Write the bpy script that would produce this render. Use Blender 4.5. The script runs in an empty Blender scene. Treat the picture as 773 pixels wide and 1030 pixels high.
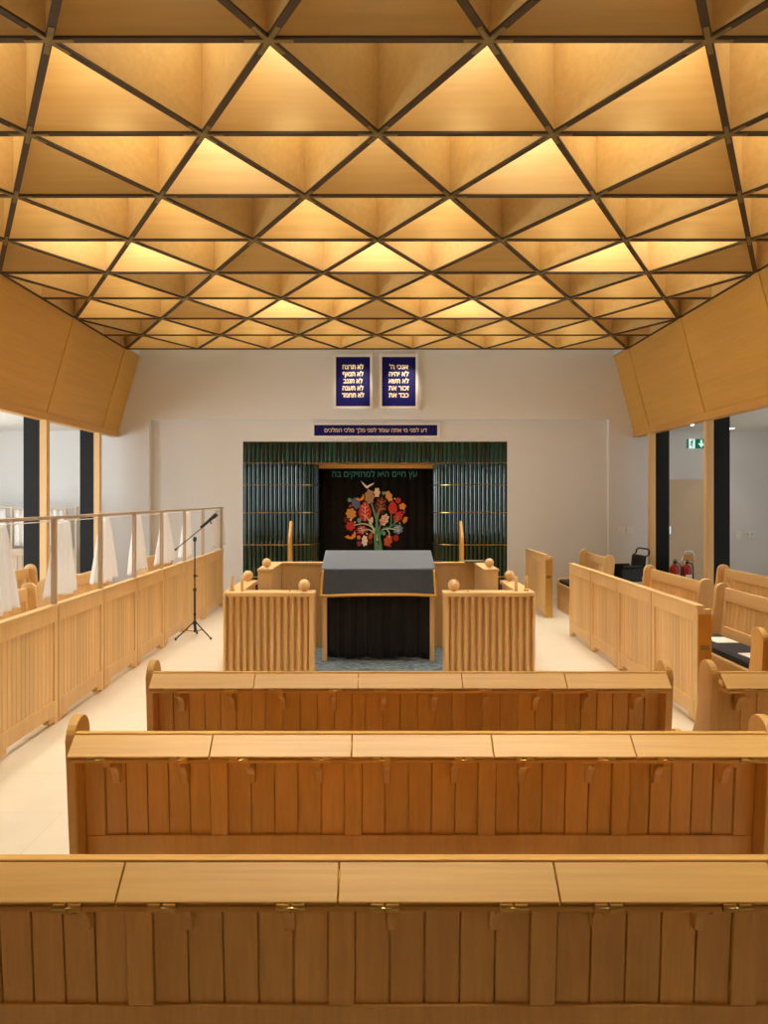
import bpy, bmesh, math, random
from mathutils import Vector, Matrix

random.seed(7)
SC = bpy.context.scene
COL = SC.collection
PI = math.pi

# ------------------------------------------------------------------ geometry helpers
class MB:
    def __init__(self):
        self.v = []; self.f = []; self.smooth = []

    def add(self, verts, faces, smooth=False, mat=None):
        b = len(self.v)
        for p in verts:
            p = Vector(p)
            if mat is not None: p = mat @ p
            self.v.append(p)
        for f in faces:
            self.f.append([b + i for i in f]); self.smooth.append(smooth)
        return self

    def box(self, x0, x1, y0, y1, z0, z1, mat=None):
        x0, x1 = min(x0, x1), max(x0, x1); y0, y1 = min(y0, y1), max(y0, y1); z0, z1 = min(z0, z1), max(z0, z1)
        vs = [(x0,y0,z0),(x1,y0,z0),(x1,y1,z0),(x0,y1,z0),(x0,y0,z1),(x1,y0,z1),(x1,y1,z1),(x0,y1,z1)]
        fs = [(0,3,2,1),(4,5,6,7),(0,1,5,4),(1,2,6,5),(2,3,7,6),(3,0,4,7)]
        return self.add(vs, fs, False, mat)

    def prism(self, poly, a, b, axis='x', mat=None, smooth=False):
        """poly: 2-D points; extruded from a to b along axis. axis x -> (y,z), y -> (x,z), z -> (x,y)"""
        n = len(poly)
        def P(u, w, t):
            return (t, u, w) if axis == 'x' else ((u, t, w) if axis == 'y' else (u, w, t))
        vs = [P(u, w, a) for u, w in poly] + [P(u, w, b) for u, w in poly]
        area = sum(poly[i][0]*poly[(i+1)%n][1] - poly[(i+1)%n][0]*poly[i][1] for i in range(n))
        flip = (area < 0) ^ (axis == 'y') ^ (b < a)
        fs = []
        lo = list(range(n)); hi = [n+i for i in range(n)]
        fs.append(lo[::-1] if not flip else lo)
        fs.append(hi if not flip else hi[::-1])
        sides = []
        for i in range(n):
            j = (i+1) % n
            q = [i, j, n+j, n+i]
            sides.append(q if not flip else q[::-1])
        self.add(vs, fs, False, mat)
        base = len(self.v) - 2*n
        for q in sides:
            self.f.append([base+k for k in q]); self.smooth.append(smooth)
        return self

    def tube(self, pts, r, n=10, caps=True, flat=None):
        pts = [Vector(p) for p in pts]
        m = len(pts)
        rs = r if isinstance(r, (list, tuple)) else [r]*m
        base = len(self.v)
        up = None
        for i, p in enumerate(pts):
            t = (pts[min(i+1, m-1)] - pts[max(i-1, 0)]).normalized()
            if up is None:
                up = Vector((0,0,1)) if abs(t.z) < 0.9 else Vector((1,0,0))
            s = t.cross(up).normalized(); w = s.cross(t).normalized(); up = w
            for k in range(n):
                a = 2*PI*k/n
                self.v.append(p + s*math.cos(a)*rs[i] + w*math.sin(a)*rs[i])
        for i in range(m-1):
            for k in range(n):
                k2 = (k+1) % n
                self.f.append([base+i*n+k, base+i*n+k2, base+(i+1)*n+k2, base+(i+1)*n+k]); self.smooth.append(True)
        if caps:
            self.f.append([base+k for k in range(n)][::-1]); self.smooth.append(False)
            self.f.append([base+(m-1)*n+k for k in range(n)]); self.smooth.append(False)
        return self

    def lathe(self, prof, c, n=24, mat=None):
        """prof: (r,z) from bottom to top, about z through c"""
        base = len(self.v); c = Vector(c)
        for r, z in prof:
            for k in range(n):
                a = 2*PI*k/n
                p = Vector((r*math.cos(a), r*math.sin(a), z)) + c
                self.v.append(mat @ p if mat is not None else p)
        m = len(prof)
        for i in range(m-1):
            for k in range(n):
                k2 = (k+1) % n
                self.f.append([base+i*n+k, base+i*n+k2, base+(i+1)*n+k2, base+(i+1)*n+k]); self.smooth.append(True)
        self.f.append([base+k for k in range(n)][::-1]); self.smooth.append(False)
        self.f.append([base+(m-1)*n+k for k in range(n)]); self.smooth.append(False)
        return self

    def sphere(self, c, r, n=24, m=14, zs=1.0):
        prof = [(max(1e-4, r*math.sin(PI*i/m)), -r*zs*math.cos(PI*i/m)) for i in range(m+1)]
        return self.lathe(prof, c, n)

    def grid(self, P, nu, nv, smooth=True):
        base = len(self.v)
        for i in range(nu+1):
            for j in range(nv+1):
                self.v.append(Vector(P(i/nu, j/nv)))
        for i in range(nu):
            for j in range(nv):
                a = base+i*(nv+1)+j
                self.f.append([a, a+nv+1, a+nv+2, a+1]); self.smooth.append(smooth)
        return self

    def build(self, name, mat, parent=None, bevel=0.0, label=None, solid=0.0):
        me = bpy.data.meshes.new(name)
        me.from_pydata([tuple(p) for p in self.v], [], self.f)
        me.polygons.foreach_set('use_smooth', self.smooth)
        me.materials.append(mat)
        me.update()
        o = bpy.data.objects.new(name, me)
        COL.objects.link(o)
        if parent is not None: o.parent = parent
        if solid:
            s = o.modifiers.new('solid', 'SOLIDIFY'); s.thickness = solid; s.offset = 0
        if bevel:
            b = o.modifiers.new('bevel', 'BEVEL'); b.width = bevel; b.segments = 2; b.limit_method = 'ANGLE'; b.angle_limit = math.radians(40)
            b.harden_normals = False
        if label: o['label'] = label
        return o

def tag(o, label=None, cat=None, group=None, kind=None):
    if label: o['label'] = label
    if cat: o['category'] = cat
    if group: o['group'] = group
    if kind: o['kind'] = kind
    return o

def empty(name, loc=(0,0,0), rz=0.0):
    o = bpy.data.objects.new(name, None)
    o.empty_display_size = 0.1
    COL.objects.link(o); o.location = loc; o.rotation_euler = (0, 0, rz)
    return o

def copy_tree(o, parent=None):
    c = o.copy(); COL.objects.link(c)
    if parent is not None: c.parent = parent
    for ch in list(o.children): copy_tree(ch, c)
    return c

def arc(cx, cy, r, a0, a1, n):
    return [(cx + r*math.cos(math.radians(a0+(a1-a0)*i/n)), cy + r*math.sin(math.radians(a0+(a1-a0)*i/n))) for i in range(n+1)]

# ------------------------------------------------------------------ materials
def lin(c):
    return tuple((x/12.92 if x <= 0.04045 else ((x+0.055)/1.055)**2.4) for x in (c[0]/255, c[1]/255, c[2]/255)) + (1.0,)

def new_mat(name):
    m = bpy.data.materials.new(name); m.use_nodes = True
    nt = m.node_tree
    return m, nt, nt.nodes['Principled BSDF']

def plain(name, col, rough=0.6, metal=0.0, spec=0.5, var=0.06, scale=3.0, bump=0.0, coat=0.0, sheen=0.0):
    m, nt, p = new_mat(name)
    p.inputs['Roughness'].default_value = rough
    p.inputs['Metallic'].default_value = metal
    p.inputs['Specular IOR Level'].default_value = spec
    p.inputs['Coat Weight'].default_value = coat; p.inputs['Coat Roughness'].default_value = .35
    if sheen:
        p.inputs['Sheen Weight'].default_value = sheen
        p.inputs['Sheen Roughness'].default_value = 0.5; p.inputs['Sheen Tint'].default_value = (.72, .86, 1.0, 1)
    tc = nt.nodes.new('ShaderNodeTexCoord')
    no = nt.nodes.new('ShaderNodeTexNoise'); no.inputs['Scale'].default_value = scale; no.inputs['Detail'].default_value = 5
    nt.links.new(tc.outputs['Object'], no.inputs['Vector'])
    r = nt.nodes.new('ShaderNodeValToRGB')
    a = [max(0, x*(1-var)) for x in col[:3]]; b = [min(1, x*(1+var)) for x in col[:3]]
    r.color_ramp.elements[0].position = 0.3; r.color_ramp.elements[1].position = 0.7
    r.color_ramp.elements[0].color = (*a, 1); r.color_ramp.elements[1].color = (*b, 1)
    nt.links.new(no.outputs['Fac'], r.inputs['Fac'])
    nt.links.new(r.outputs['Color'], p.inputs['Base Color'])
    if bump:
        bn = nt.nodes.new('ShaderNodeBump'); bn.inputs['Strength'].default_value = bump; bn.inputs['Distance'].default_value = 0.01
        n2 = nt.nodes.new('ShaderNodeTexNoise'); n2.inputs['Scale'].default_value = scale*40
        nt.links.new(tc.outputs['Object'], n2.inputs['Vector'])
        nt.links.new(n2.outputs['Fac'], bn.inputs['Height']); nt.links.new(bn.outputs['Normal'], p.inputs['Normal'])
    return m

def wood(name, base, axis='z', contrast=0.16, rough=0.42, fine=70.0, long=2.2, island=0.10, figure=0.0):
    """oak / ply: fine streaks running along one axis, slight tone change from board to board"""
    m, nt, p = new_mat(name)
    p.inputs['Roughness'].default_value = rough
    p.inputs['Specular IOR Level'].default_value = 0.4
    L = nt.links.new
    tc = nt.nodes.new('ShaderNodeTexCoord')
    geo = nt.nodes.new('ShaderNodeNewGeometry')
    off = nt.nodes.new('ShaderNodeVectorMath'); off.operation = 'ADD'
    sc = nt.nodes.new('ShaderNodeMath'); sc.operation = 'MULTIPLY'; sc.inputs[1].default_value = 37.0
    L(geo.outputs['Random Per Island'], sc.inputs[0])
    L(tc.outputs['Object'], off.inputs[0]); L(sc.outputs[0], off.inputs[1])
    mp = nt.nodes.new('ShaderNodeMapping')
    s = {'x': (long, fine, fine), 'y': (fine, long, fine), 'z': (fine, fine, long)}[axis]
    mp.inputs['Scale'].default_value = s
    L(off.outputs[0], mp.inputs['Vector'])
    n1 = nt.nodes.new('ShaderNodeTexNoise'); n1.inputs['Scale'].default_value = 1.0; n1.inputs['Detail'].default_value = 6; n1.inputs['Roughness'].default_value = 0.6
    L(mp.outputs[0], n1.inputs['Vector'])
    mp2 = nt.nodes.new('ShaderNodeMapping')
    s2 = {'x': (0.5, 9, 9), 'y': (9, 0.5, 9), 'z': (9, 9, 0.5)}[axis]
    mp2.inputs['Scale'].default_value = s2
    L(off.outputs[0], mp2.inputs['Vector'])
    n2 = nt.nodes.new('ShaderNodeTexNoise'); n2.inputs['Scale'].default_value = 1.0; n2.inputs['Detail'].default_value = 3
    n2.inputs['Distortion'].default_value = figure
    L(mp2.outputs[0], n2.inputs['Vector'])
    mx = nt.nodes.new('ShaderNodeMix'); mx.data_type = 'FLOAT'; mx.inputs[0].default_value = 0.5
    L(n1.outputs['Fac'], mx.inputs[2]); L(n2.outputs['Fac'], mx.inputs[3])
    r = nt.nodes.new('ShaderNodeValToRGB')
    r.color_ramp.elements[0].position = 0.32; r.color_ramp.elements[1].position = 0.68
    d = (base[0]*(1-contrast), base[1]*(1-contrast*1.35), base[2]*(1-contrast*1.7), 1)
    b = (min(1, base[0]*(1+contrast*.6)), min(1, base[1]*(1+contrast*.6)), min(1, base[2]*(1+contrast*.7)), 1)
    r.color_ramp.elements[0].color = d; r.color_ramp.elements[1].color = b
    L(mx.outputs[0], r.inputs['Fac'])
    hsv = nt.nodes.new('ShaderNodeHueSaturation')
    mr = nt.nodes.new('ShaderNodeMapRange'); mr.inputs['To Min'].default_value = 1-island; mr.inputs['To Max'].default_value = 1+island
    L(geo.outputs['Random Per Island'], mr.inputs['Value']); L(mr.outputs[0], hsv.inputs['Value'])
    L(r.outputs['Color'], hsv.inputs['Color'])
    L(hsv.outputs['Color'], p.inputs['Base Color'])
    bn = nt.nodes.new('ShaderNodeBump'); bn.inputs['Strength'].default_value = 0.08; bn.inputs['Distance'].default_value = 0.004
    L(n1.outputs['Fac'], bn.inputs['Height']); L(bn.outputs['Normal'], p.inputs['Normal'])
    return m

def emit(name, col, strength):
    m = bpy.data.materials.new(name); m.use_nodes = True
    nt = m.node_tree; nt.nodes.clear()
    e = nt.nodes.new('ShaderNodeEmission'); e.inputs['Color'].default_value = (*col, 1); e.inputs['Strength'].default_value = strength
    o = nt.nodes.new('ShaderNodeOutputMaterial'); nt.links.new(e.outputs[0], o.inputs[0])
    return m

OAK = (0.66, 0.37, 0.092)
M = {}
for ax in 'xyz':
    M['oak_'+ax] = wood('oak grain '+ax, OAK, ax)
    M['pale_'+ax] = wood('pale oak grain '+ax, (0.79, 0.54, 0.25), ax, contrast=0.12)
    M['ply_'+ax] = wood('birch plywood grain '+ax, (0.69, 0.50, 0.215), ax, contrast=0.10, fine=26, long=1.2, island=0.05, rough=0.38, figure=1.2)
    M['bulk_'+ax] = wood('oak veneer bulkhead '+ax, (0.64, 0.37, 0.075), ax, contrast=0.10, fine=45, long=1.2, island=0.05, rough=0.45)
for ax in 'yz': M['ash_'+ax] = wood('grey ash grain '+ax, (0.54, 0.42, 0.30), ax, contrast=0.08, island=0.04)
M['rod'] = wood('smooth oak rods', (0.70, 0.455, 0.20), 'z', contrast=0.05, island=0.0, fine=24)
M['batten'] = wood('dark walnut edge strip', (0.058, 0.034, 0.011), 'x', contrast=0.12, island=0.04, rough=0.6)
M['white'] = plain('white painted plaster', (0.755, 0.765, 0.77), 0.75, var=0.015, scale=1.2, spec=0.3)
M['white_frame'] = plain('white satin frame', (0.82, 0.81, 0.79), 0.45, var=0.01)
M['ceil_white'] = plain('white bay ceiling', (0.78, 0.78, 0.76), 0.8, var=0.01, spec=0.2)
M['black_steel'] = plain('black powder coated steel', (0.010, 0.0105, 0.0105), 0.6, var=0.08, spec=0.22)
M['brass'] = plain('brass', (0.62, 0.40, 0.12), 0.28, metal=1.0, var=0.08, scale=8)
M['dull_brass'] = plain('aged brass bracket', (0.25, 0.185, 0.065), 0.45, metal=0.6, var=0.12, scale=20)
M['bright_brass'] = plain('polished brass', (0.62, 0.40, 0.13), 0.34, metal=1.0, var=0.06, scale=8)
M['navy'] = plain('navy panel', (0.010, 0.010, 0.13), 0.5, var=0.05, spec=0.12)
M['navy_velvet'] = plain('navy velvet cloth', (0.030, 0.041, 0.064), 0.5, var=0.15, scale=14, spec=0.5, sheen=1.0)
M['black_cloth'] = plain('black curtain cloth', (0.0085, 0.0075, 0.008), 0.75, var=0.2, scale=10, spec=0.25, sheen=0.12)
M['parochet'] = plain('black brown velvet curtain', (0.0075, 0.0058, 0.0045), 0.8, var=0.2, scale=6, spec=0.2)
M['gold_trim'] = plain('gold fringe', (0.72, 0.40, 0.06), 0.5, var=0.15, scale=60)
M['letter'] = plain('cream lettering', (0.90, 0.79, 0.60), 0.5, var=0.02)
M['letter_gold'] = plain('pale gold lettering', (0.88, 0.70, 0.44), 0.45, var=0.02)
M['teal_thread'] = plain('teal thread', (0.035, 0.24, 0.19), 0.7, var=0.1)
M['voile'] = None
M['cushion'] = plain('charcoal navy cushion', (0.022, 0.024, 0.032), 0.8, var=0.2, scale=18, bump=0.3)
M['paper'] = plain('white paper', (0.85, 0.82, 0.74), 0.7, var=0.02)
M['red'] = plain('red enamel', (0.34, 0.012, 0.012), 0.3, var=0.04)
M['black_plastic'] = plain('black plastic', (0.012, 0.012, 0.013), 0.45, var=0.05)
M['rubber'] = plain('black rubber', (0.018, 0.018, 0.018), 0.8, var=0.05)
M['chrome'] = plain('chrome', (0.75, 0.75, 0.74), 0.18, metal=1.0, var=0.02)
M['green_sign'] = plain('green sign face', (0.006, 0.115, 0.06), 0.4, var=0.02)
M['white_plastic'] = plain('white plastic', (0.86, 0.86, 0.84), 0.4, var=0.01)
M['door_beige'] = plain('beige painted door', (0.66, 0.53, 0.36), 0.55, var=0.02)
M['wall_bay_blue'] = M['white']

def mk_voile():
    m, nt, p = new_mat('white voile')
    p.inputs['Base Color'].default_value = (0.94, 0.93, 0.91, 1); p.inputs['Roughness'].default_value = 0.9
    p.inputs['Specular IOR Level'].default_value = 0.1
    tr = nt.nodes.new('ShaderNodeBsdfTranslucent'); tr.inputs['Color'].default_value = (0.94, 0.93, 0.91, 1)
    mx = nt.nodes.new('ShaderNodeMixShader'); mx.inputs[0].default_value = 0.45
    out = nt.nodes['Material Output']
    nt.links.new(p.outputs[0], mx.inputs[1]); nt.links.new(tr.outputs[0], mx.inputs[2]); nt.links.new(mx.outputs[0], out.inputs[0])
    return m
M['voile'] = mk_voile()

def mk_floor():
    m, nt, p = new_mat('cream stone floor tiles')
    L = nt.links.new
    tc = nt.nodes.new('ShaderNodeTexCoord')
    br = nt.nodes.new('ShaderNodeTexBrick')
    br.offset = 0.5
    br.inputs['Color1'].default_value = (0.68, 0.60, 0.475, 1); br.inputs['Color2'].default_value = (0.71, 0.63, 0.50, 1)
    br.inputs['Mortar'].default_value = (0.60, 0.50, 0.37, 1)
    br.inputs['Scale'].default_value = 1.0; br.inputs['Mortar Size'].default_value = 0.0022
    br.inputs['Brick Width'].default_value = 1.2; br.inputs['Row Height'].default_value = 0.6
    L(tc.outputs['Object'], br.inputs['Vector'])
    no = nt.nodes.new('ShaderNodeTexNoise'); no.inputs['Scale'].default_value = 2.5; no.inputs['Detail'].default_value = 7; no.inputs['Distortion'].default_value = 1.0
    L(tc.outputs['Object'], no.inputs['Vector'])
    mr = nt.nodes.new('ShaderNodeMapRange'); mr.inputs['To Min'].default_value = 0.93; mr.inputs['To Max'].default_value = 1.06
    L(no.outputs['Fac'], mr.inputs['Value'])
    hs = nt.nodes.new('ShaderNodeHueSaturation'); L(br.outputs['Color'], hs.inputs['Color']); L(mr.outputs[0], hs.inputs['Value'])
    L(hs.outputs[0], p.inputs['Base Color'])
    p.inputs['Roughness'].default_value = 0.5; p.inputs['Specular IOR Level'].default_value = 0.35
    return m
M['floor'] = mk_floor()

def mk_carpet():
    m, nt, p = new_mat('mottled slate blue carpet')
    L = nt.links.new
    tc = nt.nodes.new('ShaderNodeTexCoord')
    mp = nt.nodes.new('ShaderNodeMapping'); mp.inputs['Scale'].default_value = (5, 14, 5)
    L(tc.outputs['Object'], mp.inputs['Vector'])
    no = nt.nodes.new('ShaderNodeTexNoise'); no.inputs['Scale'].default_value = 1.3; no.inputs['Detail'].default_value = 8; no.inputs['Distortion'].default_value = 2.0
    L(mp.outputs[0], no.inputs['Vector'])
    r = nt.nodes.new('ShaderNodeValToRGB')
    r.color_ramp.elements[0].position = 0.35; r.color_ramp.elements[0].color = (0.018, 0.038, 0.055, 1)
    r.color_ramp.elements[1].position = 0.68; r.color_ramp.elements[1].color = (0.20, 0.25, 0.27, 1)
    L(no.outputs['Fac'], r.inputs['Fac']); L(r.outputs[0], p.inputs['Base Color'])
    p.inputs['Roughness'].default_value = 0.95
    return m
M['carpet'] = mk_carpet()

def mk_tile():
    m, nt, p = new_mat('bottle green glazed tile')
    L = nt.links.new
    geo = nt.nodes.new('ShaderNodeNewGeometry')
    r = nt.nodes.new('ShaderNodeValToRGB')
    r.color_ramp.elements[0].color = (0.002, 0.016, 0.012, 1)
    r.color_ramp.elements[1].color = (0.007, 0.062, 0.046, 1)
    L(geo.outputs['Random Per Island'], r.inputs['Fac'])
    tc = nt.nodes.new('ShaderNodeTexCoord')
    no = nt.nodes.new('ShaderNodeTexNoise'); no.inputs['Scale'].default_value = 9; no.inputs['Detail'].default_value = 4
    L(tc.outputs['Object'], no.inputs['Vector'])
    bn = nt.nodes.new('ShaderNodeBump'); bn.inputs['Strength'].default_value = 0.12; bn.inputs['Distance'].default_value = 0.02
    L(no.outputs['Fac'], bn.inputs['Height']); L(bn.outputs['Normal'], p.inputs['Normal'])
    L(r.outputs[0], p.inputs['Base Color'])
    p.inputs['Roughness'].default_value = 0.05; p.inputs['Specular IOR Level'].default_value = 0.95
    return m
M['tile'] = mk_tile()

WARM = (1.0, 0.92, 0.69)

# ------------------------------------------------------------------ camera
H = 1.80; F = 736.0; VX = 378.3; VY = 501.5
cam = bpy.data.cameras.new('camera'); co = bpy.data.objects.new('camera', cam); COL.objects.link(co)
co.location = (0, 0, H); co.rotation_euler = (PI/2, 0, 0)
cam.sensor_fit = 'AUTO'; cam.sensor_width = 36.0; cam.lens = F/1030*36.0
cam.shift_x = (386.5-VX)/1030; cam.shift_y = (VY-515)/1030
cam.clip_start = 0.05
SC.camera = co

# ------------------------------------------------------------------ room shell
YB = 12.95            # back wall face
YR = -3.2             # wall behind the camera
ZC = 4.313            # underside of the coffered ceiling
ZBAY = 3.0
XE = 4.2; XC = 0.015  # ceiling half width / centre
XBUL = 4.56           # bulkhead lower edge
XO = 7.7              # outer bay walls
YCE = 12.25           # end of the ceiling grid

def struct(name, mb, mat, label, cat=None, parent=None, **k):
    o = mb.build(name, mat, parent, **k)
    if parent is None: tag(o, label, cat or name.split('_')[0], kind='structure')
    return o

struct('floor', MB().box(-XO-.3, XO+.3, YR-.3, YB+1.0, -0.2, 0.0), M['floor'], 'pale cream stone tiled floor of the prayer hall', 'floor')

# back wall with the shallow recess and the opening behind the ark
RX0, RX1, RZ = -4.01, 4.13, 3.20        # recess
RD = 0.12
AX0, AX1, AZ = -2.375, 2.345, 2.82      # ark niche
w = MB()
w.box(-XO-.3, RX0, YB, YB+1.0, 0, 5.4)
w.box(RX1, XO+.3, YB, YB+1.0, 0, 5.4)
w.box(RX0, RX1, YB, YB+1.0, RZ, 5.4)
w.box(RX0, AX0, YB+RD, YB+1.0, 0, RZ)
w.box(AX1, RX1, YB+RD, YB+1.0, 0, RZ)
w.box(AX0, AX1, YB+RD, YB+1.0, AZ, RZ)
w.box(AX0, AX1, YB+.85, YB+1.0, 0, AZ)
struct('wall_back', w, M['white'], 'white back wall with a shallow recess around the green ark', 'wall')
b = MB()
b.box(RX0, AX0-.01, YB+RD-.015, YB+RD, 0, .09); b.box(AX1+.01, RX1, YB+RD-.015, YB+RD, 0, .09)
b.box(-XBUL-.1, RX0, YB-.015, YB, 0, .09); b.box(RX1, XBUL+.1, YB-.015, YB, 0, .09)
struct('baseboard_back', b, M['white_frame'], 'white baseboard along the back wall', 'baseboard')
struct('wall_rear', MB().box(-XO-.3, XO+.3, YR-.3, YR, 0, 5.4), M['bulk_z'], 'oak veneered wall behind the viewer', 'wall')
# outer bay walls, with window openings that let daylight in
def bay_wall(name, s, label):
    w = MB()
    x0, x1 = s*XO, s*(XO+.3)
    w.box(x0, x1, YR, YB, 0, 0.5); w.box(x0, x1, YR, YB, 2.75, 5.4)
    ys = [YR, 4.4, 7.4, 7.8, 10.8, YB]
    for i in range(0, len(ys), 2): w.box(x0, x1, ys[i], ys[i+1], 0.5, 2.75)
    struct(name, w, M['white'], label, 'wall')
bay_wall('wall_left', -1, 'white outer wall of the left bay with window openings')
bay_wall('wall_right', 1, 'white outer wall of the right bay with window openings')
for n, (s, y0) in enumerate([(-1,4.4),(-1,7.8),(1,4.4),(1,7.8)]):
    e = empty('window_%d' % (n+1), (s*(XO+.12), y0+1.5, .5)); tag(e, 'aluminium framed window in the outer wall of the bay', 'window', 'bay windows', 'structure')
    f = MB()
    for a in (-1.5, -.03, 1.44): f.box(-.03, .03, a, a+.06, 0, 2.25)
    f.box(-.03, .03, -1.5, 1.5, 0, .06); f.box(-.03, .03, -1.5, 1.5, 2.19, 2.25)
    f.build('window_frame', M['white_frame'], e)

for nm, s, lab in (('ceiling_left_bay', -1, 'flat white ceiling over the left bay'), ('ceiling_right_bay', 1, 'flat white ceiling over the right bay')):
    struct(nm, MB().box(s*(XBUL+.09), s*(XO+.3), YR, YB, ZBAY, ZBAY+.12), M['ceil_white'], lab, 'ceiling')
struct('ceiling_roof', MB().box(-XO-.3, XO+.3, YR-.3, YB+1.0, 5.4, 5.6), M['ceil_white'], 'roof slab above the coffers', 'ceiling')

# sloping timber bulkheads
for s, nm, side in ((-1, 'wall_bulkhead_left', 'left'), (1, 'wall_bulkhead_right', 'right')):
    e = empty(nm, (0, 0, 0)); tag(e, 'sloping oak veneered bulkhead above the %s bay' % side, 'bulkhead', kind='structure')
    xt = XC + s*XE
    xb = s*XBUL
    ys = [YR] + [3.99+1.0325*j for j in (-4, -2, 0, 2, 4, 6, 8)] + [YB]
    for i in range(len(ys)-1):
        g = 0.004
        mb = MB()
        poly = [(xt, ZC), (xb, 2.98), (xb+s*.10, 2.98), (xt+s*.14, ZC+.0)]
        mb.prism(poly, ys[i]+g, ys[i+1]-g, 'y')
        mb.build('veneer_panel', M['bulk_y'], e)
    for y in ys[1:-1]:
        mb = MB()
        n = Vector((-s*(2.98-ZC)*-1, 0, 0))
        d = Vector((xb-xt, 0, 2.98-ZC)).normalized(); nn = Vector((-s*abs(d.z), 0, -abs(d.x)))
        def q(p, k): return (p[0]+nn.x*k, p[1]+nn.z*k)
        a, c = (xt, ZC), (xb, 2.98)
        mb.prism([q(a, .012), q(c, .012), q(c, .0), q(a, .0)], y-.07, y+.07, 'y')
        mb.build('cover_strip', M['bulk_z'], e)
    MB().box(xb-s*.02, xb+s*.12, YR, YB-.02, 2.885, 2.985).build('edge_beam', M['oak_y'], e, bevel=.004)
    MB().box(s*(abs(xt)+.0), s*(abs(xt)+.08), YR, YB, ZC+.02, 5.4).build('upstand', M['white'], e)

# pillars
for s, y, lab in ((-1, 10.12, 'oak post with black steel column, nearer on the left'), (-1, 12.05, 'oak post with black steel column by the back wall on the left'),
                  (1, 10.2, 'oak post with black steel column, nearer on the right'), (1, 12.15, 'oak post with black steel column by the back wall on the right')):
    e = empty('pillar', (s*(4.58 if s < 0 or y > 11 else 4.64), y, 0)); tag(e, lab, 'pillar', kind='structure')
    MB().box(-s*.045, s*.052, -.05, .05, 0, 2.885).build('oak_post', M['pale_z'], e, bevel=.004)
    MB().box(s*.06, s*.29, -.02, .10, 0, 2.995).build('steel_column', M['black_steel'], e, bevel=.004)

# ------------------------------------------------------------------ coffered ceiling
ceil = empty('ceiling', (XC, 0, ZC)); tag(ceil, 'triangular coffered birch plywood ceiling with dark edge strips', 'ceiling', kind='structure')
SIDE = 1.2; PITCH = 1.0325; Y0 = 3.99; DEP = 0.80
JMIN, JMAX = -6, 8
def rowy(j): return Y0 + PITCH*j
def nodes(j):
    if j % 2 == 0: return [SIDE*(k+.5) for k in range(-4, 4)]
    return [SIDE*k for k in range(-3, 4)]
def inset(tri, t):
    n = 3; out = []
    c = sum((Vector(p) for p in tri), Vector((0,0)))/3
    lines = []
    for i in range(n):
        a, b2 = Vector(tri[i]), Vector(tri[(i+1)%n]); d = (b2-a).normalized(); nn = Vector((-d.y, d.x))
        if (c-a).dot(nn) < 0: nn = -nn
        lines.append((a+nn*t, d))
    for i in range(n):
        p, d = lines[i-1]; q, e2 = lines[i]
        den = d.x*e2.y - d.y*e2.x
        k = ((q-p).x*e2.y - (q-p).y*e2.x)/den
        out.append(p + d*k)
    return out
cells = []   # (tri, kind, band, centre x)
for j in range(JMIN, JMAX):
    ya, yb = rowy(j), rowy(j+1)
    A = nodes(j); B = nodes(j+1)
    ext = lambda ns, jj: ns if jj % 2 == 0 else [-XE-.6] + ns + [XE+.6]
    Ae, Be = ext(A, j), ext(B, j+1)
    # apex on row j, base on row j+1 (far wall seen)
    for x in A:
        l, r = x-SIDE/2, x+SIDE/2
        l2, r2 = max(l, -XE), min(r, XE)
        if r2-l2 < .1: continue
        cells.append(([(x, ya), (r2, yb), (l2, yb)], 'A', j, x))
    for x in B:
        l, r = max(x-SIDE/2, -XE), min(x+SIDE/2, XE)
        if r-l < .1: continue
        cells.append(([(x, yb), (l, ya), (r, ya)], 'B', j, x))
def level(kind, j, x):
    a = abs(x)
    near = lambda v: abs(a-v) < .1
    if j < -1: return 0.0
    if j == -1: return 0.13
    t = {('A',0): {0.6:.46, 1.8:.50, 3.0:.42, 4.2:.3}, ('B',0): {0:.16, 1.2:.48, 2.4:.42, 3.6:.3},
         ('A',1): {0:.30, 1.2:.82, 2.4:.20, 3.6:.5}, ('B',1): {.6:.52, 1.8:.70, 3.0:.55, 4.2:.3},
         ('A',2): {.6:.68, 1.8:.60, 3.0:.45, 4.2:.3}, ('B',2): {0:.42, 1.2:.12, 2.4:.50, 3.6:.4},
         ('A',3): {0:1.3, 1.2:.12, 2.4:1.3, 3.6:.10}, ('B',3): {.6:1.0, 1.8:.55, 3.0:1.2, 4.2:.6},
         ('A',4): {.6:.6, 1.8:.6, 3.0:.5, 4.2:.5}, ('B',4): {0:.18, 1.2:.30, 2.4:.18, 3.6:.4},
         ('A',5): {0:.18, 1.2:1.35, 2.4:.18, 3.6:.5}, ('B',5): {.6:.7, 1.8:.85, 3.0:.45, 4.2:.3},
         ('A',6): {.6:.5, 1.8:.5, 3.0:.45, 4.2:.2}, ('B',6): {0:.25, 1.2:.25, 2.4:.32, 3.6:.12},
         ('A',7): {0:.32, 1.2:.4, 2.4:.4, 3.6:.25}, ('B',7): {.6:.5, 1.8:.5, 3.0:.42, 4.2:.15}}[(kind, j)]
    best = min(t, key=lambda v: abs(v-a))
    return t[best]
LAMPS = {}
def lampmat(lv):
    k = round(lv, 2)
    if k not in LAMPS: LAMPS[k] = emit('coffer lamp %.2f' % k, WARM if k < .4 else ((1.0, .95, .77) if k < .8 else (.94, .97, 1.0)), LAMP*k)
    return LAMPS[k]
LAMP = 12.0
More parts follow.
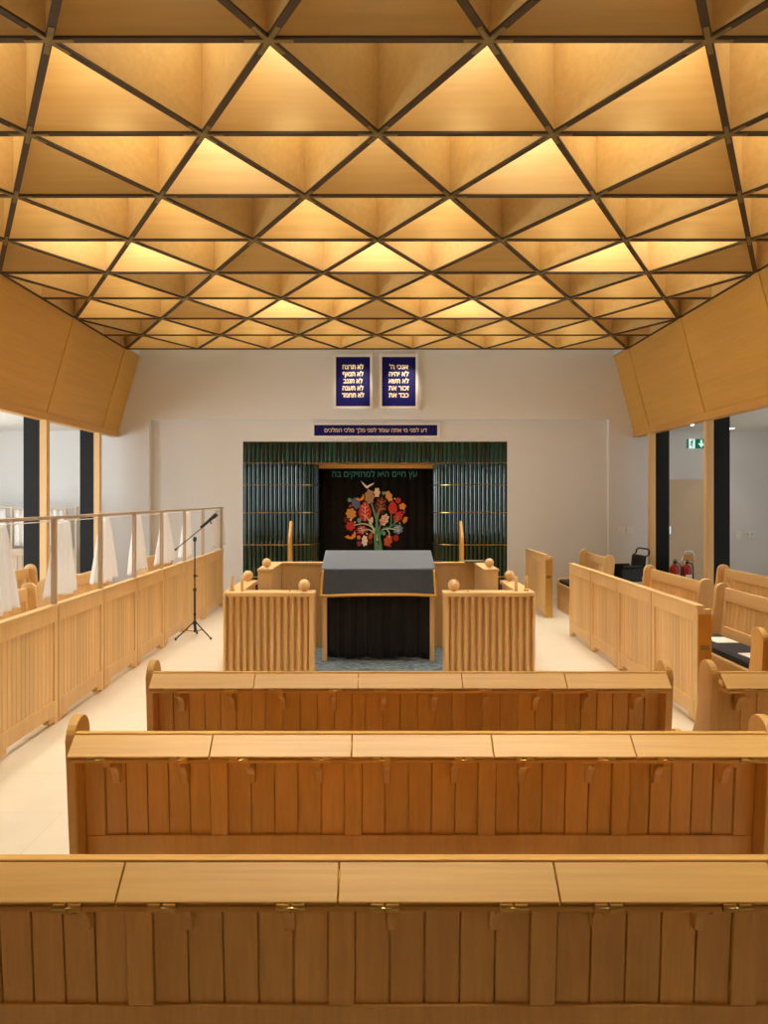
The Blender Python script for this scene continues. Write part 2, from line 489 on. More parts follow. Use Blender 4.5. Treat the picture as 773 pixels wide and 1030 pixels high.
def coffer_mesh(mb, tri):
    i_ = inset(tri, .021); o_ = inset(tri, .003)
    vs = [(p.x, p.y, 0) for p in o_] + [(p.x, p.y, 0) for p in i_] + [(p.x, p.y, DEP) for p in o_] + [(p.x, p.y, DEP) for p in i_]
    vs += [(p.x, p.y, DEP+.018) for p in o_]
    ar = (tri[1][0]-tri[0][0])*(tri[2][1]-tri[0][1]) - (tri[2][0]-tri[0][0])*(tri[1][1]-tri[0][1])
    # every wall is a board of its own (separate faces) so that the tone changes at the corners
    for i in range(3):
        j = (i+1) % 3
        q = [vs[i], vs[j], vs[3+j], vs[3+i], vs[6+i], vs[6+j], vs[9+j], vs[9+i]]
        fs = [(0,1,2,3), (3,2,6,7), (1,0,4,5), (4,7,6,5)]
        if ar < 0: fs = [f[::-1] for f in fs]
        mb.add(q, fs)
    mb.add([vs[9], vs[10], vs[11], vs[12], vs[13], vs[14]], [(0,1,2), (3,4,5)])
cells.sort(key=lambda c: (max(0, -(c[2]+1)), c[2], abs(c[3])))
shown = 0; rest = MB(); restlamps = {}
for tri, kind, j, x in cells:
    lv = level(kind, j, x)
    lp = inset(tri, .10)
    lamp = MB().prism([(p.x, p.y) for p in lp], DEP-.03, DEP-.004, 'z') if lv > 0 else None
    vis = j >= -1
    if vis and shown < 100:
        mb = MB(); coffer_mesh(mb, tri)
        o = mb.build('coffer', M['ply_x'], ceil); shown += 1
        if lamp: lamp.build('lamp_panel', lampmat(lv), o)
    else:
        coffer_mesh(rest, tri)
        if lamp: restlamps.setdefault(round(lv,2), MB()).add(lamp.v, lamp.f)
ro = rest.build('coffer', M['ply_x'], ceil); ro['kind'] = 'stuff'
for k, mb in restlamps.items():
    lo = mb.build('lamp_panel', lampmat(k), ro); lo['kind'] = 'stuff'
# dark strips under every fin
bt = MB()
def strip(a, c, wdt=.044):
    a, c = Vector((a[0], a[1], 0)), Vector((c[0], c[1], 0)); d = (c-a); L = d.length; ang = math.atan2(d.y, d.x)
    bt.box(0, L, -wdt/2, wdt/2, -.016, -.001, Matrix.Translation(a) @ Matrix.Rotation(ang, 4, 'Z'))
done = set()
for tri, kind, j, x in cells:
    for i in range(3):
        a, c = tri[i], tri[(i+1)%3]
        k = tuple(sorted([(round(a[0],2), round(a[1],2)), (round(c[0],2), round(c[1],2))]))
        if k in done: continue
        done.add(k); strip(a, c)
bt.build('edge_strip', M['batten'], ceil)
# back end board of the grid
MB().box(-XE, XE, rowy(JMAX)+.004, rowy(JMAX)+.022, 0, 0.30).build('end_board', M['ply_x'], ceil)
# brass star brackets at the nodes
proto = None
for j in range(-1, JMAX):
    for x in nodes(j):
        if abs(x) > 4.1: continue
        if proto is None:
            mb = MB()
            for k in range(3):
                R = Matrix.Rotation(k*PI/3, 4, 'Z')
                mb.box(-.135, .135, -.014, .014, -.020, -.014, R)
                for t in (-.115, -.06, .06, .115):
                    mb.lathe([(.005, 0), (.005, .002)], (t, 0, -.0222), 8, R)
            mb.lathe([(.032, -.0205), (.032, -.014)], (0,0,0), 6)
            proto = mb.build('star_bracket', M['dull_brass'], ceil)
            o = proto
        else:
            o = proto.copy(); COL.objects.link(o); o.parent = ceil
        o.location = (x, rowy(j), 0)

# ------------------------------------------------------------------ pews
def end_profile(lean=0.08):
    """side outline of a pew end: (d, z), d from the back towards the sitter"""
    pts = [(.0, 0.0), (.0, .45), (-.035, .90)]
    pts += arc(.04, .90, .075, 180, 0, 12)
    pts += [(.13, .75), (.165, .62)]
    pts += [(.20, .555), (.26, .515), (.34, .50), (.44, .50), (.475, .485), (.49, .45), (.49, 0.0)]
    return pts

def make_pew():
    root = empty('pew', (0, 0, 0))
    XS = -1.155; XR = 1.493; n = 5; x0 = -1.118; sw = 0.515
    prof = [(d+.012, z) for d, z in end_profile()]
    for a, c in ((XS, XS+.035), (XR-.035, XR)):
        MB().prism(prof, a, c, 'x').build('end_panel', M['oak_z'], root, bevel=.005)
    lx0, lx1 = XS+.037, XR-.037
    # ledge along the top of the back
    MB().box(lx0, lx1, -.028, .0, .905, .931).build('ledge', M['oak_x'], root, bevel=.003)
    # sloping fold-over lids, two hinges each
    fx0, fz0, fx1, fz1 = -.030, .926, -.102, .868
    d = Vector((0, fx1-fx0, fz1-fz0)); L = d.length; d.normalize(); nn = Vector((0, d.z, -d.y))
    if nn.z < 0: nn = -nn
    edges = [lx0-.0] + [x0+sw*k for k in range(1, 5)] + [lx1]
    for k in range(5):
        a, c = edges[k]+.0015, edges[k+1]-.0015
        poly = []
        for t, hgt in ((0, 0), (L, 0), (L, .016), (0, .016)):
            p = Vector((0, fx0, fz0)) + d*t + nn*(hgt-.016)
            poly.append((p.y, p.z))
        lid = MB().prism(poly, a, c, 'x').build('book_lid', M['oak_x'], root, bevel=.0025)
        for t in (.21, .79):
            hx = a + (c-a)*t
            mb = MB()
            for s in (-1, 1):
                mb.box(hx+s*.003, hx+s*.032, -.1085, -.096, .848, .866)
            mb.tube([(hx-.034, -.109, .858), (hx+.034, -.109, .858)], .003, 8)
            mb.build('hinge', M['brass'], lid)
    # rail that carries the hinges, and the sub-top under it
    MB().box(lx0, lx1, -.098, .055, .843, .858).box(lx0, lx1, -.06, .055, .858, .872).build('hinge_rail', M['oak_x'], root, bevel=.0025)
    # leaning back: frame (stiles and rails) and planks
    S = Matrix(((1,0,0,0),(0,1,-.085,.055+.85*.085),(0,0,1,0),(0,0,0,1)))
    fr = MB()
    stiles = [(lx0, x0+.075)] + [(x0+sw*k-.033, x0+sw*k+.033) for k in range(1, 5)] + [(lx1-.075, lx1)]
    for a, c in stiles: fr.box(a, c, 0, .024, .50, .843, S)
    fr.box(lx0, lx1, 0, .024, .40, .50, S)
    fr.box(lx0, lx1, .004, .02, .06, .40, S)
    fr.box(lx0, lx1, .0, .024, .0, .06, S)
    fr.build('back_frame', M['oak_z'], root, bevel=.003)
    pl = MB()
    for k in range(5):
        a, c = stiles[k][1], stiles[k+1][0]
        w5 = (c-a)/5
        for i in range(5):
            pl.box(a+w5*i+.0022, a+w5*(i+1)-.0022, .010, .022, .495, .846, S)
        pl.box(a, c, .020, .024, .49, .846, S)
    pl.build('back_planks', M['oak_z'], root, bevel=.002)
    # corbel brackets under the rail
    cb = [(.062, .843), (-.050, .843), (-.056, .838), (-.056, .815), (-.040, .806)] + \
         [(-.040+.082*math.sin(t*PI/2), .722+.082*math.cos(t*PI/2)) for t in (.15, .3, .45, .6, .75, .9)] + [(.046, .716), (.070, .716)]
    for k in range(5):
        for t in (.25, .75):
            bx = x0 + sw*(k+t)
            MB().prism(cb, bx-.014, bx+.014, 'x').build('bracket', M['oak_z'], root, bevel=.002)
    # seat side
    MB().box(lx0, lx1, .13, .50, .41, .44).build('seat', M['oak_x'], root, bevel=.004)
    MB().box(lx0, lx1, .44, .465, .0, .41).build('seat_front', M['oak_x'], root, bevel=.002)
    return root

pew = make_pew()
rows = [(0.0, 1.79, 'nearest oak pew, filling the bottom of the view, seen from behind'),
        (0.0, 2.74, 'middle oak pew of the three central rows, seen from behind'),
        (0.0, 3.69, 'front oak pew of the central rows, closest to the fluted lecterns'),
        (2.84, 3.69, 'oak pew across the narrow gap, right of the front central pew'),
        (3.60, 4.64, 'oak pew end at the right edge, ahead of the right-hand pew')]
for i, (x, y, lab) in enumerate(rows):
    o = pew if i == 0 else copy_tree(pew)
    o.location = (x, y, 0); tag(o, lab, 'pew', 'oak pews facing the ark')

# side pews (run along the room, facing the middle)
def make_side_pew(L, name='side_pew'):
    """local x along the bench 0..L, sitter faces -y, back at y=0"""
    root = empty(name)
    prof = [(-d, z) for d, z in end_profile()]
    for a in (0, L-.05):
        MB().prism(prof, a, a+.05, 'x').build('end_panel', M['pale_z'], root, bevel=.008)
    S = Matrix(((1,0,0,0),(0,1,.085,-.02-.9*.085),(0,0,1,0),(0,0,0,1)))
    fr = MB()
    fr.box(.05, L-.05, -.02, .02, .80, .925, S); fr.box(.05, L-.05, -.02, .02, .44, .56, S)
    fr.box(.05, .115, -.02, .02, .56, .80, S); fr.box(L-.115, L-.05, -.02, .02, .56, .80, S)
    fr.build('back_frame', M['pale_x'], root, bevel=.004)
    bd = MB(); n = max(6, int((L-.23)/.075)); wd = (L-.23)/n
    for i in range(n): bd.box(.115+wd*i+.002, .115+wd*(i+1)-.002, -.010, .008, .555, .805, S)
    bd.box(.115, L-.115, .0, .012, .555, .805, S)
    bd.build('back_boards', M['pale_z'], root, bevel=.0025)
    MB().box(.05, L-.05, -.49, -.05, .40, .43).build('seat', M['pale_x'], root, bevel=.006)
    MB().box(.05, L-.05, -.455, -.43, .0, .40).build('seat_front', M['pale_x'], root)
    return root
XB = 3.455
side = [(1, 10.67, 11.98, XB, 'oak side pew with dark cushion beside the black wheelchair, right', 'A'),
        (1, 7.54, 9.14, XB, 'oak side pew behind the right screen, below the fire extinguishers', 'B'),
        (1, 5.45, 7.22, XB, 'oak side pew on the right with papers lying on its dark cushion', 'C'),
        (1, 7.30, 9.20, 4.40, 'oak side pew standing behind the others at the right edge, against the nearer black column', 'D'),
        (-1, 10.67, 11.98, XB, 'oak side pew behind the left screen, nearest the back wall', 'A'),
        (-1, 7.54, 9.14, XB, 'oak side pew behind the left screen between the two black columns', 'B'),
        (-1, 5.45, 7.22, XB, 'oak side pew at the left edge behind the curtained screen', 'C'),
        (-1, 7.30, 9.25, 4.40, 'oak side pew in front of the nearer black column on the left', 'D')]
for s, y0, y1, x, lab, k in side:
    p = make_side_pew(y1-y0)
    if s > 0: p.location = (x, y1, 0); p.rotation_euler = (0, 0, -PI/2)
    else: p.location = (-x, y0, 0); p.rotation_euler = (0, 0, PI/2)
    tag(p, lab, 'pew', 'side pews facing the middle')

def cushion(x0, x1, y0, y1, lab):
    mb = MB()
    def P(u, v, top):
        e = min(u, 1-u, v, 1-v)
        return (x0+(x1-x0)*u, y0+(y1-y0)*v, .432 + (.05+.015*min(1, e*8) if top else 0))
    n = 14
    mb.box(x0, x1, y0, y1, .432, .482)
    mb.grid(lambda u, v: P(u, v, True), n, n)
    tag(mb.build('seat_cushion', M['cushion'], bevel=.012), lab, 'cushion', 'dark bench cushions')
cushion(2.985, 3.34, 5.53, 7.14, 'charcoal seat cushion with white papers on it, right side pew')
cushion(2.985, 3.34, 10.75, 11.90, 'charcoal seat cushion on the side pew nearest the wheelchair')
for (x, y, a, lab) in ((3.17, 6.72, .05, 'white paper on the dark cushion, further from the viewer'), (3.15, 6.02, .08, 'white paper on the dark cushion, nearer the viewer')):
    p = MB().box(-.10, .10, -.13, .13, 0, .006).build('paper_sheet', M['paper']); p.location = (x, y, .498); p.rotation_euler = (0, 0, a)
    tag(p, lab, 'paper', 'papers on the cushion')

# ------------------------------------------------------------------ screens
HP = 0.954
def screen_panel(X, y0, y1, face, label, group, rail=False, brass_end=False, plain_top=True):
    """panel along Y between y0 and y1; face = +1 when its show face looks to +X"""
    e = empty('screen_panel', (X, y0, 0)); L = y1-y0
    tag(e, label, 'screen', group)
    g = .009; T = .05
    x0, x1 = -face*T, 0.0
    fr = MB()
    a, c = g, L-g
    fr.box(x0, x1, a, a+.06, .0, HP-.02); fr.box(x0, x1, c-.06, c, .0, HP-.02)
    fr.box(x0, x1, a+.06, c-.06, HP-.14, HP-.02); fr.box(x0, x1, a+.06, c-.06, .07, .19)
    fr.box(x0, x1, a+.06, a+.16, .025, .07); fr.box(x0, x1, c-.16, c-.06, .025, .07)
    fr.build('frame', M['pale_z'], e, bevel=.003)
    bd = MB(); n = 13; wd = (c-a-.12)/n
    for i in range(n):
        bd.box(-face*.012, -face*.034, a+.06+wd*i+.002, a+.06+wd*(i+1)-.002, .185, HP-.135)
    bd.box(-face*.020, -face*.036, a+.06, c-.06, .185, HP-.135)
    bd.build('boarding', M['pale_z'], e, bevel=.003)
    MB().box(x0-face*.006, face*.010, a, c, HP-.022, HP).build('cap_rail', M['pale_y'], e, bevel=.004)
    if rail:
        MB().box(-face*.045, -face*.008, c-.034, c+.004, HP, 1.635).build('rail_post', M['ash_z'], e, bevel=.003)
        MB().box(-face*.052, -face*.002, 0, L, 1.635, 1.66).build('top_rail', M['ash_y'], e, bevel=.003)
        MB().tube([(-face*.105, 0, 1.612), (-face*.105, L, 1.612)], .004, 8).tube([(-face*.105, L-.015, 1.612), (-face*.045, L-.015, 1.625)], .004, 8).build('curtain_wire', M['white_frame'], e)
    if brass_end:
        # rebated end: oak post with a polished brass plate and lock on its near edge
        MB().box(-face*.052, -face*.115, g, .05, .0, HP-.03).build('end_post', M['pale_z'], e, bevel=.003)
        MB().box(-face*.004, -face*.110, g-.004, g+.001, .02, HP-.07).build('end_plate', M['bright_brass'], e)
        MB().box(-face*.02, -face*.09, g-.012, g-.003, .60, .64).build('latch', M['dull_brass'], e, bevel=.003)
    return e
ordn = ['nearest the back wall', 'second from the back wall', 'third from the back wall', 'fourth from the back wall', 'fifth from the back wall', 'sixth from the back wall', 'seventh from the back wall', 'eighth from the back wall']
LJ = [12.28, 10.95, 9.90, 8.85, 7.85, 6.89, 5.90, 4.90, 3.90]
for k in range(8):
    screen_panel(-2.56, LJ[k+1], LJ[k], 1, 'boarded oak screen panel under the curtain rail, %s on the left' % ordn[k], 'left screen panels', rail=True)
RJ = [9.64, 8.68, 7.73, 6.77, 5.79]
rn = ['farthest of the four by the right side pews', 'second farthest of the four by the right side pews', 'third of the four by the right side pews', 'nearest of the four, with a brass end plate']
for k in range(4):
    screen_panel(2.55, RJ[k+1], RJ[k], -1, 'low boarded oak screen panel, ' + rn[k], 'right screen panels', brass_end=(k == 3))
screen_panel(2.555, 11.02, 12.50, -1, 'low oak screen panel with brass end plate standing alone near the back wall, right', 'right screen panels', brass_end=True)
tag(MB().box(2.64, 3.0, 12.55, 12.60, .50, .57).box(2.64, 2.69, 12.55, 12.60, 0, .50).box(2.95, 3.0, 12.55, 12.60, 0, .50).build('book_ledge', M['bulk_x'], bevel=.003), 'brown wooden ledge rail between the lone right screen and the side pew', 'ledge')

# white curtains gathered on the wire
def voile(yc, yt, wt, yb, wb, label, seed, X=-2.665, zt=1.612, zb=.985):
    rnd = random.Random(seed)
    ph = [rnd.uniform(0, 6.28) for _ in range(4)]
    def P(u, v):
        t = v**.85
        c = yt + (yb-yt)*t; w_ = wt + (wb-wt)*t
        y = c + (u-.5)*w_
        amp = .012 + .022*t
        x = X + amp*math.sin(u*2*PI*4.5 + ph[0] + .5*math.sin(v*3+ph[1])) + .008*math.sin(u*2*PI*9+ph[2])*(.4+.6*t)
        z = zt + (zb-zt)*v + .012*math.sin(u*7+ph[3])*v
        return (x, y, z)
    o = MB().grid(P, 60, 24).build('curtain', M['voile'], solid=.002)
    tag(o, label, 'curtain', 'white curtains on the left screen')
cn = [(12.28, 12.36, .46, 12.40, .86, 'white curtain at the far end of the left screen, by the back wall'),
      (9.90, 10.34, .22, 10.22, .60, 'white curtain directly behind the microphone boom, second from the far end'),
      (8.85, 9.25, .17, 9.20, .90, 'white curtain just left of the lower end of the microphone boom'),
      (7.85, 8.18, .19, 8.17, .64, 'white curtain fourth from the far end of the left screen'),
      (6.89, 7.20, .18, 7.17, .74, 'white curtain beside the black column nearest the back wall, fifth from the far end'),
      (5.90, 6.25, .24, 6.20, .54, 'white curtain between the two oak posts on the left, sixth from the far end'),
      (4.90, 5.12, .24, 5.13, .56, 'white curtain cut by the left edge of the picture')]
for i, (yc, yt, wt, yb, wb, lab) in enumerate(cn): voile(yc, yt, wt, yb, wb, lab, i)

# screen across the left bay
e = empty('bay_screen', (-6.2, 12.35, 0)); tag(e, 'boarded screen with white curtains across the far end of the left bay', 'screen')
fr = MB(); fr.box(-1.35, 1.15, 0, .05, HP-.12, HP); fr.box(-1.35, 1.15, 0, .05, .03, .19)
for x in (-1.35, -.1, 1.09): fr.box(x, x+.06, 0, .05, 0, HP-.12)
fr.build('frame', M['ash_y'], e, bevel=.003)
bd = MB()
for i in range(30): bd.box(-1.3+.08*i+.002, -1.3+.08*(i+1)-.002, .012, .034, .18, HP-.115)
bd.build('boarding', M['ash_z'], e, bevel=.003)
MB().box(-1.35, 1.15, .005, .05, 1.635, 1.66).build('top_rail', M['ash_y'], e)
for x in (-1.35, .02, .93, 1.11): MB().box(x, x+.035, .01, .045, HP, 1.64).build('rail_post', M['ash_z'], e)
for i, (a, c) in enumerate(((-1.3, -.05), (.08, .92))):
    mb = MB().grid(lambda u, v: (a+(c-a)*u, .03+.015*math.sin(u*50), 1.62-(.62)*v), 60, 6)
    tag(mb.build('curtain', M['voile'], e, solid=.002), 'white voile panel')

# ------------------------------------------------------------------ bimah
def fluted(mb, x0, x1, y, z0, z1, pitch=.0685):
    n = round((x1-x0)/pitch); p = (x1-x0)/n
    pts = []
    for i in range(n):
        c = x0+p*(i+.5); r = p*.335
        pts += [(x0+p*i, y), (c-r, y), (c-r, y-.020)]
        pts += [(c-r*math.cos(PI*k/14), y-.020-r*math.sin(PI*k/14)) for k in range(1, 14)]
        pts += [(c+r, y-.020), (c+r, y), (x0+p*(i+1), y)]
    def P(u, v):
        a = pts[round(u*(len(pts)-1))]; return (a[0], a[1], z0+(z1-z0)*v)
    mb.grid(P, len(pts)-1, 1, smooth=False)
def lectern(s, label):
    """fluted L-shaped lectern; s=-1 left, +1 right. outer side is at s"""
    xi, xo = (.612, 1.512) if s < 0 else (.675, 1.578)
    e = empty('fluted_lectern', (s*(xi+xo)/2, 7.22, 0)); ox, oy = s*(xi+xo)/2, 7.22
    tag(e, label, 'lectern', 'fluted lecterns flanking the reading table')
    def X(v): return s*v - ox
    zt = .873; th = .04; D = .20; ret = 1.10; wd = .165
    # body
    fr = MB()
    fr.box(X(xi), X(xi+.05), .004, D-.02, 0, zt-th); fr.box(X(xo-.025), X(xo), .02, D-.02, 0, zt-th)
    fr.box(X(xi+.045), X(xo-.022), .072, D-.022, 0, zt-th-.002)
    fr.box(X(xo-wd+.02), X(xo-.024), D-.03, ret-.01, 0, zt-th-.002)
    fr.build('carcass', M['pale_z'], e, bevel=.006)
    fl = MB(); a, c = sorted((X(xi+.05), X(xo-.04)))
    fluted(fl, a, c, .064, 0.0, zt-th)
    fl.build('fluted_front', M['rod'], e)
    # fluted outer side
    fs = MB()
    n = 15; L = ret-.08
    pts = []
    for i in range(n):
        for k in range(9):
            t = k/8; pts.append((.06+L*(i+t)/n, .020*math.sin(PI*t)**.8))
    xo_ = X(xo-.020)
    fs.grid(lambda u, v: (xo_ + s*pts[round(u*(len(pts)-1))][1], pts[round(u*(len(pts)-1))][0], (zt-th)*v), len(pts)-1, 1)
    fs.build('fluted_side', M['rod'], e)
    # top: L shape with rounded outer front corner
    R = .09
    xo2 = xo+.006
    poly = [(X(xi-.006), -.012)]
    cx, cy = xo2-R, -.012+R
    for i in range(9):
        a = math.radians(-90 + 90*i/8)
        poly.append((X(cx+R*math.cos(a)), cy+R*math.sin(a)))
    poly += [(X(xo2), ret), (X(xo2-wd-.01), ret), (X(xo2-wd-.01), D), (X(xi-.006), D)]
    MB().prism(poly, zt-th, zt, 'z').build('top', M['pale_x'], e, bevel=.006)
    # turned balls and dowels on the top
    for px, py in ((xi+.105, .10), (xo-.075, ret-.10)):
        mb = MB(); mb.lathe([(.022, 0), (.022, .012)], (X(px), py, zt), 16); mb.sphere((X(px), py, zt+.062), .057)
        mb.build('ball_finial', M['pale_z'], e)
    for i, (px, py) in enumerate(((xo-.065, .14), (xo-.175, .10))):
        mb = MB().lathe([(.0155, 0), (.0155, .142), (.013, .146)], (X(px), py, zt), 16).build('dowel_peg', M['pale_z'], e)
        if i == 0: MB().lathe([(.026, 0), (.026, .012), (.017, .02)], (X(px), py, zt+.0005), 16).build('peg_collar', M['bright_brass'], mb)
    MB().lathe([(.010, 0), (.010, .005), (.0045, .008), (.0045, .035), (.001, .045)], (X(xi+.25), .10, zt), 12).build('brass_pin', M['bright_brass'], e)
    return e
lectern(-1, 'fluted oak lectern left of the draped reading table')
lectern(1, 'fluted oak lectern right of the draped reading table')

# enclosure behind the table
e = empty('bimah_enclosure', (.024, 8.8, 0)); tag(e, 'pale oak panelled enclosure with side wings behind the reading table', 'enclosure')
ZE = 1.035
MB().box(-1.16, 1.16, 0, .06, 0, ZE-.03).build('back_panel', M['pale_z'], e, bevel=.003)
cp = MB()
cp.box(-1.165, 1.165, -.012, .072, ZE-.03, ZE)
cp.build('cap', M['pale_x'], e, bevel=.006)
for s, x in ((-1, -1.308), (1, 1.308)):
    MB().box(x, x-s*.15, -.84, .06, 0, ZE-.028).build('side_wing', M['pale_z'], e, bevel=.005)
    MB().box(x+s*.008, x-s*.158, -.848, .07, ZE-.03, ZE+.0).build('wing_cap', M['pale_y'], e, bevel=.006)
    mb = MB(); cxx = x-s*.075
    mb.lathe([(.020, 0), (.020, .01)], (cxx, -.70, ZE), 16); mb.sphere((cxx, -.70, ZE+.054), .05); mb.build('ball_finial', M['pale_z'], e)
tag(MB().box(1.06, 1.30, 8.72, 8.86, ZE+.001, ZE+.022).build('prayer_book', plain('olive cloth cover', (.16,.17,.11), .6), bevel=.003), 'olive covered book lying on the right corner of the enclosure', 'book')
tag(MB().box(-1.13, 1.18, 7.43, 8.79, 0.0005, .012).build('carpet', M['carpet']), 'mottled slate blue carpet under the reading table', 'carpet')

# reading table
TX = .028
e = empty('reading_table', (TX, 8.06, .012)); tag(e, 'oak reading table with a black curtain skirt under its navy cover', 'table')
tw = .618; td = .66
ZF, ZBk = 1.030, 1.175
for x in (-tw+.025, tw-.025):
    for y in (.025, td-.025):
        mb = MB(); zt = (ZF if y < .1 else ZBk)-.05-.012
        mb.box(x-.025, x+.025, y-.025, y+.025, 0, zt-.02); mb.build('leg', M['pale_z'], e, bevel=.003)
mb = MB(); mb.prism([(0, ZF-.052), (td, ZBk-.052), (td, ZBk-.015), (0, ZF-.015)], -tw, tw, 'x'); mb.build('top', M['pale_x'], e, bevel=.003)
rnd = random.Random(3)
def skirt(a, c, ph):
    def P(u, v):
        k = .010+.014*v
        return (a+(c-a)*u, .022 + k*math.sin(u*22+ph+.6*math.sin(v*2)) + .006*math.sin(u*51+ph*2), .965 + (.028-.965)*v + .008*math.sin(u*9+ph)*v)
    return MB().grid(P, 70, 12)
skirt(-tw+.052, -.06, .4).build('skirt_curtain', M['black_cloth'], e, solid=.003)
skirt(-.062, tw-.052, 2.4).build('skirt_curtain', M['black_cloth'], e, solid=.003)
# cover: slopes over the top, hangs down at the front, gold edged
cov = empty('table_cover', (TX, 8.06, .012)); tag(cov, 'navy velvet cover with gold edging draped over the reading table', 'tablecloth')
def cover_pt(u, v):
    """u across -1..1, v 0 (rear) .. 1 (front hem)"""
    if v < .62:
        t = v/.62
        y = td - (td+.006)*t; z = ZBk + (ZF-ZBk)*t + .0; hw = tw+.004 - (.0)*t
        return (u*hw, y, z-.008)
    t = (v-.62)/.38
    r = .02
    if t < .12:
        a = t/.12*PI/2
        y = -.006 - r*math.sin(a); z = ZF-.008 - r*(1-math.cos(a))
    else:
        tt = (t-.12)/.88
        z = ZF-.008-r - .285*tt + .006*math.sin(u*3.0+1)*tt
        y = -.006-r - .018*tt - .012*tt*math.sin(u*6+.7) - .010*math.exp(-((abs(u)-.9)/.12)**2)*tt
    hw = tw+.004+.02*t
    return (u*hw, y, z)
# the cloth
MB().grid(lambda a, c: cover_pt(a*2-1, c), 48, 60).build('cloth', M['navy_velvet'], cov, solid=.005)
# ends hanging at the two sides
for s in (-1, 1):
    MB().grid(lambda a, c: (s*(tw+.008+.012*c), td*(1-a)-.004*a, (ZBk+(ZF-ZBk)*a)-.012 - .10*c), 12, 6).build('side_hang', M['navy_velvet'], cov, solid=.004)
tr = MB()
path = [cover_pt(-1, .62+.38*t) for t in [.1+.9*i/14 for i in range(15)]]
def ribbon(path, w, axis):
    pts = [Vector(p) for p in path]
    return pts
hem = [cover_pt(u/20-1, 1.0) for u in range(41)]
left = [cover_pt(-1, .62+.38*(.10+.9*i/12)) for i in range(13)]
right = [cover_pt(1, .62+.38*(.10+.9*i/12)) for i in range(13)]
tr = MB()
def flat_strip(mb, pts, off, n):
    vs = []; 
    for p in pts:
        p = Vector(p); vs.append(p+Vector((0,-.006,0))); vs.append(p+Vector(off)+Vector((0,-.006,0)))
    mb.add(vs, [(2*i, 2*i+1, 2*i+3, 2*i+2) for i in range(len(pts)-1)], True)
flat_strip(tr, hem, (0,0,.030), 0)
flat_strip(tr, left, (.026,0,0), 0); flat_strip(tr, right, (-.026,0,0), 0)
tr.build('gold_edging', M['gold_trim'], cov, solid=.006)

# ------------------------------------------------------------------ ark
YA = YB+RD
ark = empty('ark', (0, YA, 0)); tag(ark, 'ark surround of dark green fluted glazed tiles with brass bands', 'ark')
def px(X, Y=YA): return VX + X*F/Y
zs = [2.812, 2.435, 2.045, 1.548, .972, .40, .0]   # brass band heights
def side_path(s):
    x_out = AX1 if s > 0 else -AX0
    pts = []
    x = x_out
    # straight part then a quarter ellipse going back to the opening
    XI, XS, DD = 1.075, 1.52, .42
    pts.append((x_out, 0)); 
    N = 400
    raw = [(x_out + (XS-x_out)*i/200, .03) for i in range(201)] + [(XS - (XS-XI)*math.sin(t*PI/2/200), .03 + DD*(1-math.cos(t*PI/2/200))) for t in range(1, 201)]
    return [(s*a, c) for a, c in raw]
def flutes(raw, width, mb_rows, z0, z1):
    # arclength
    P = [Vector((a, c, 0)) for a, c in raw]
    cum = [0]
    for i in range(1, len(P)): cum.append(cum[-1] + (P[i]-P[i-1]).length)
    n = max(1, round(cum[-1]/width)); wd = cum[-1]/n
    def at(s_):
        s_ = min(max(s_, 0), cum[-1])
        import bisect
        i = min(len(cum)-1, max(1, bisect.bisect_left(cum, s_)))
        t = (s_-cum[i-1])/(cum[i]-cum[i-1]) if cum[i] > cum[i-1] else 0
        p = P[i-1].lerp(P[i], t); d = (P[i]-P[i-1]).normalized()
        return p, d
    for k in range(n):
        K = 8
        prof = []
        for i in range(K+1):
            t = i/K
            p, d = at(wd*(k+.02+.96*t))
            nn = Vector((d.y, -d.x, 0))
            if nn.y > 0 or (abs(nn.y) < 1e-6): nn = -nn if nn.y > 0 else nn
            h = .002 + .026*(1-(2*t-1)**2)
            prof.append(p + nn*h)
        mb_rows.grid(lambda u, v: (prof[round(u*K)].x, prof[round(u*K)].y, z0+(z1-z0)*v), K, 1)
# full-width top course
topc = MB(); flutes([(AX0+(AX1-AX0)*i/300, .03) for i in range(301)], .0765, topc, zs[1]+.008, zs[0])
topc.build('tile_course', M['tile'], ark)
for s in (-1, 1):
    for r in range(1, 6):
        mb = MB(); flutes(side_path(s), .0765, mb, zs[r+1]+.008, zs[r]-.008)
        mb.build('tile_course', M['tile'], ark)
    for r in range(2, 6):
        mb = MB(); rp = side_path(s)[::10] + [side_path(s)[-1]]
        prev = None
        vs = []
        for i, (a, c) in enumerate(rp):
            q = rp[min(i+1, len(rp)-1)]; o_ = rp[max(i-1, 0)]
            d = Vector((q[0]-o_[0], q[1]-o_[1])).normalized(); nn = Vector((d.y, -d.x))
            if nn.y > 0: nn = -nn
            if abs(nn.y) < .05: nn = Vector((-s, 0))
            for off in (.034, -.01):
                for z in (zs[r]-.007, zs[r]+.007):
                    vs.append((a+nn.x*off, c+nn.y*off, z))
        fs = []
        for i in range(len(rp)-1):
            b0, b1 = 4*i, 4*(i+1)
            fs += [(b0, b0+1, b1+1, b1), (b0+1, b0+3, b1+3, b1+1), (b0, b1, b1+2, b0+2)]
        mb.add(vs, fs); mb.build('brass_band', M['brass'], ark)
    # brass edge at the opening
    MB().box(s*1.058, s*1.078, .40, .47, 0, zs[1]).build('edge_trim', M['brass'], ark)
MB().box(AX0, AX1, -.006, .03, zs[1]-.006, zs[1]+.008).build('brass_band', M['brass'], ark)
MB().box(AX0, AX1, .025, .60, zs[1]-.006, zs[1]+.0).box(AX0, AX1, .04, .05, zs[1], zs[0]).build('soffit', M['bulk_x'], ark)
MB().box(-1.1, 1.1, .50, .53, zs[1]-.075, zs[1]-.006).build('head_board', M['oak_x'], ark, bevel=.003)
MB().box(AX0, AX0+.01, 0, .8, 0, AZ).box(AX1-.01, AX1, 0, .8, 0, AZ).box(AX0, AX1, .70, .71, 0, AZ).build('lining', M['black_steel'], ark)

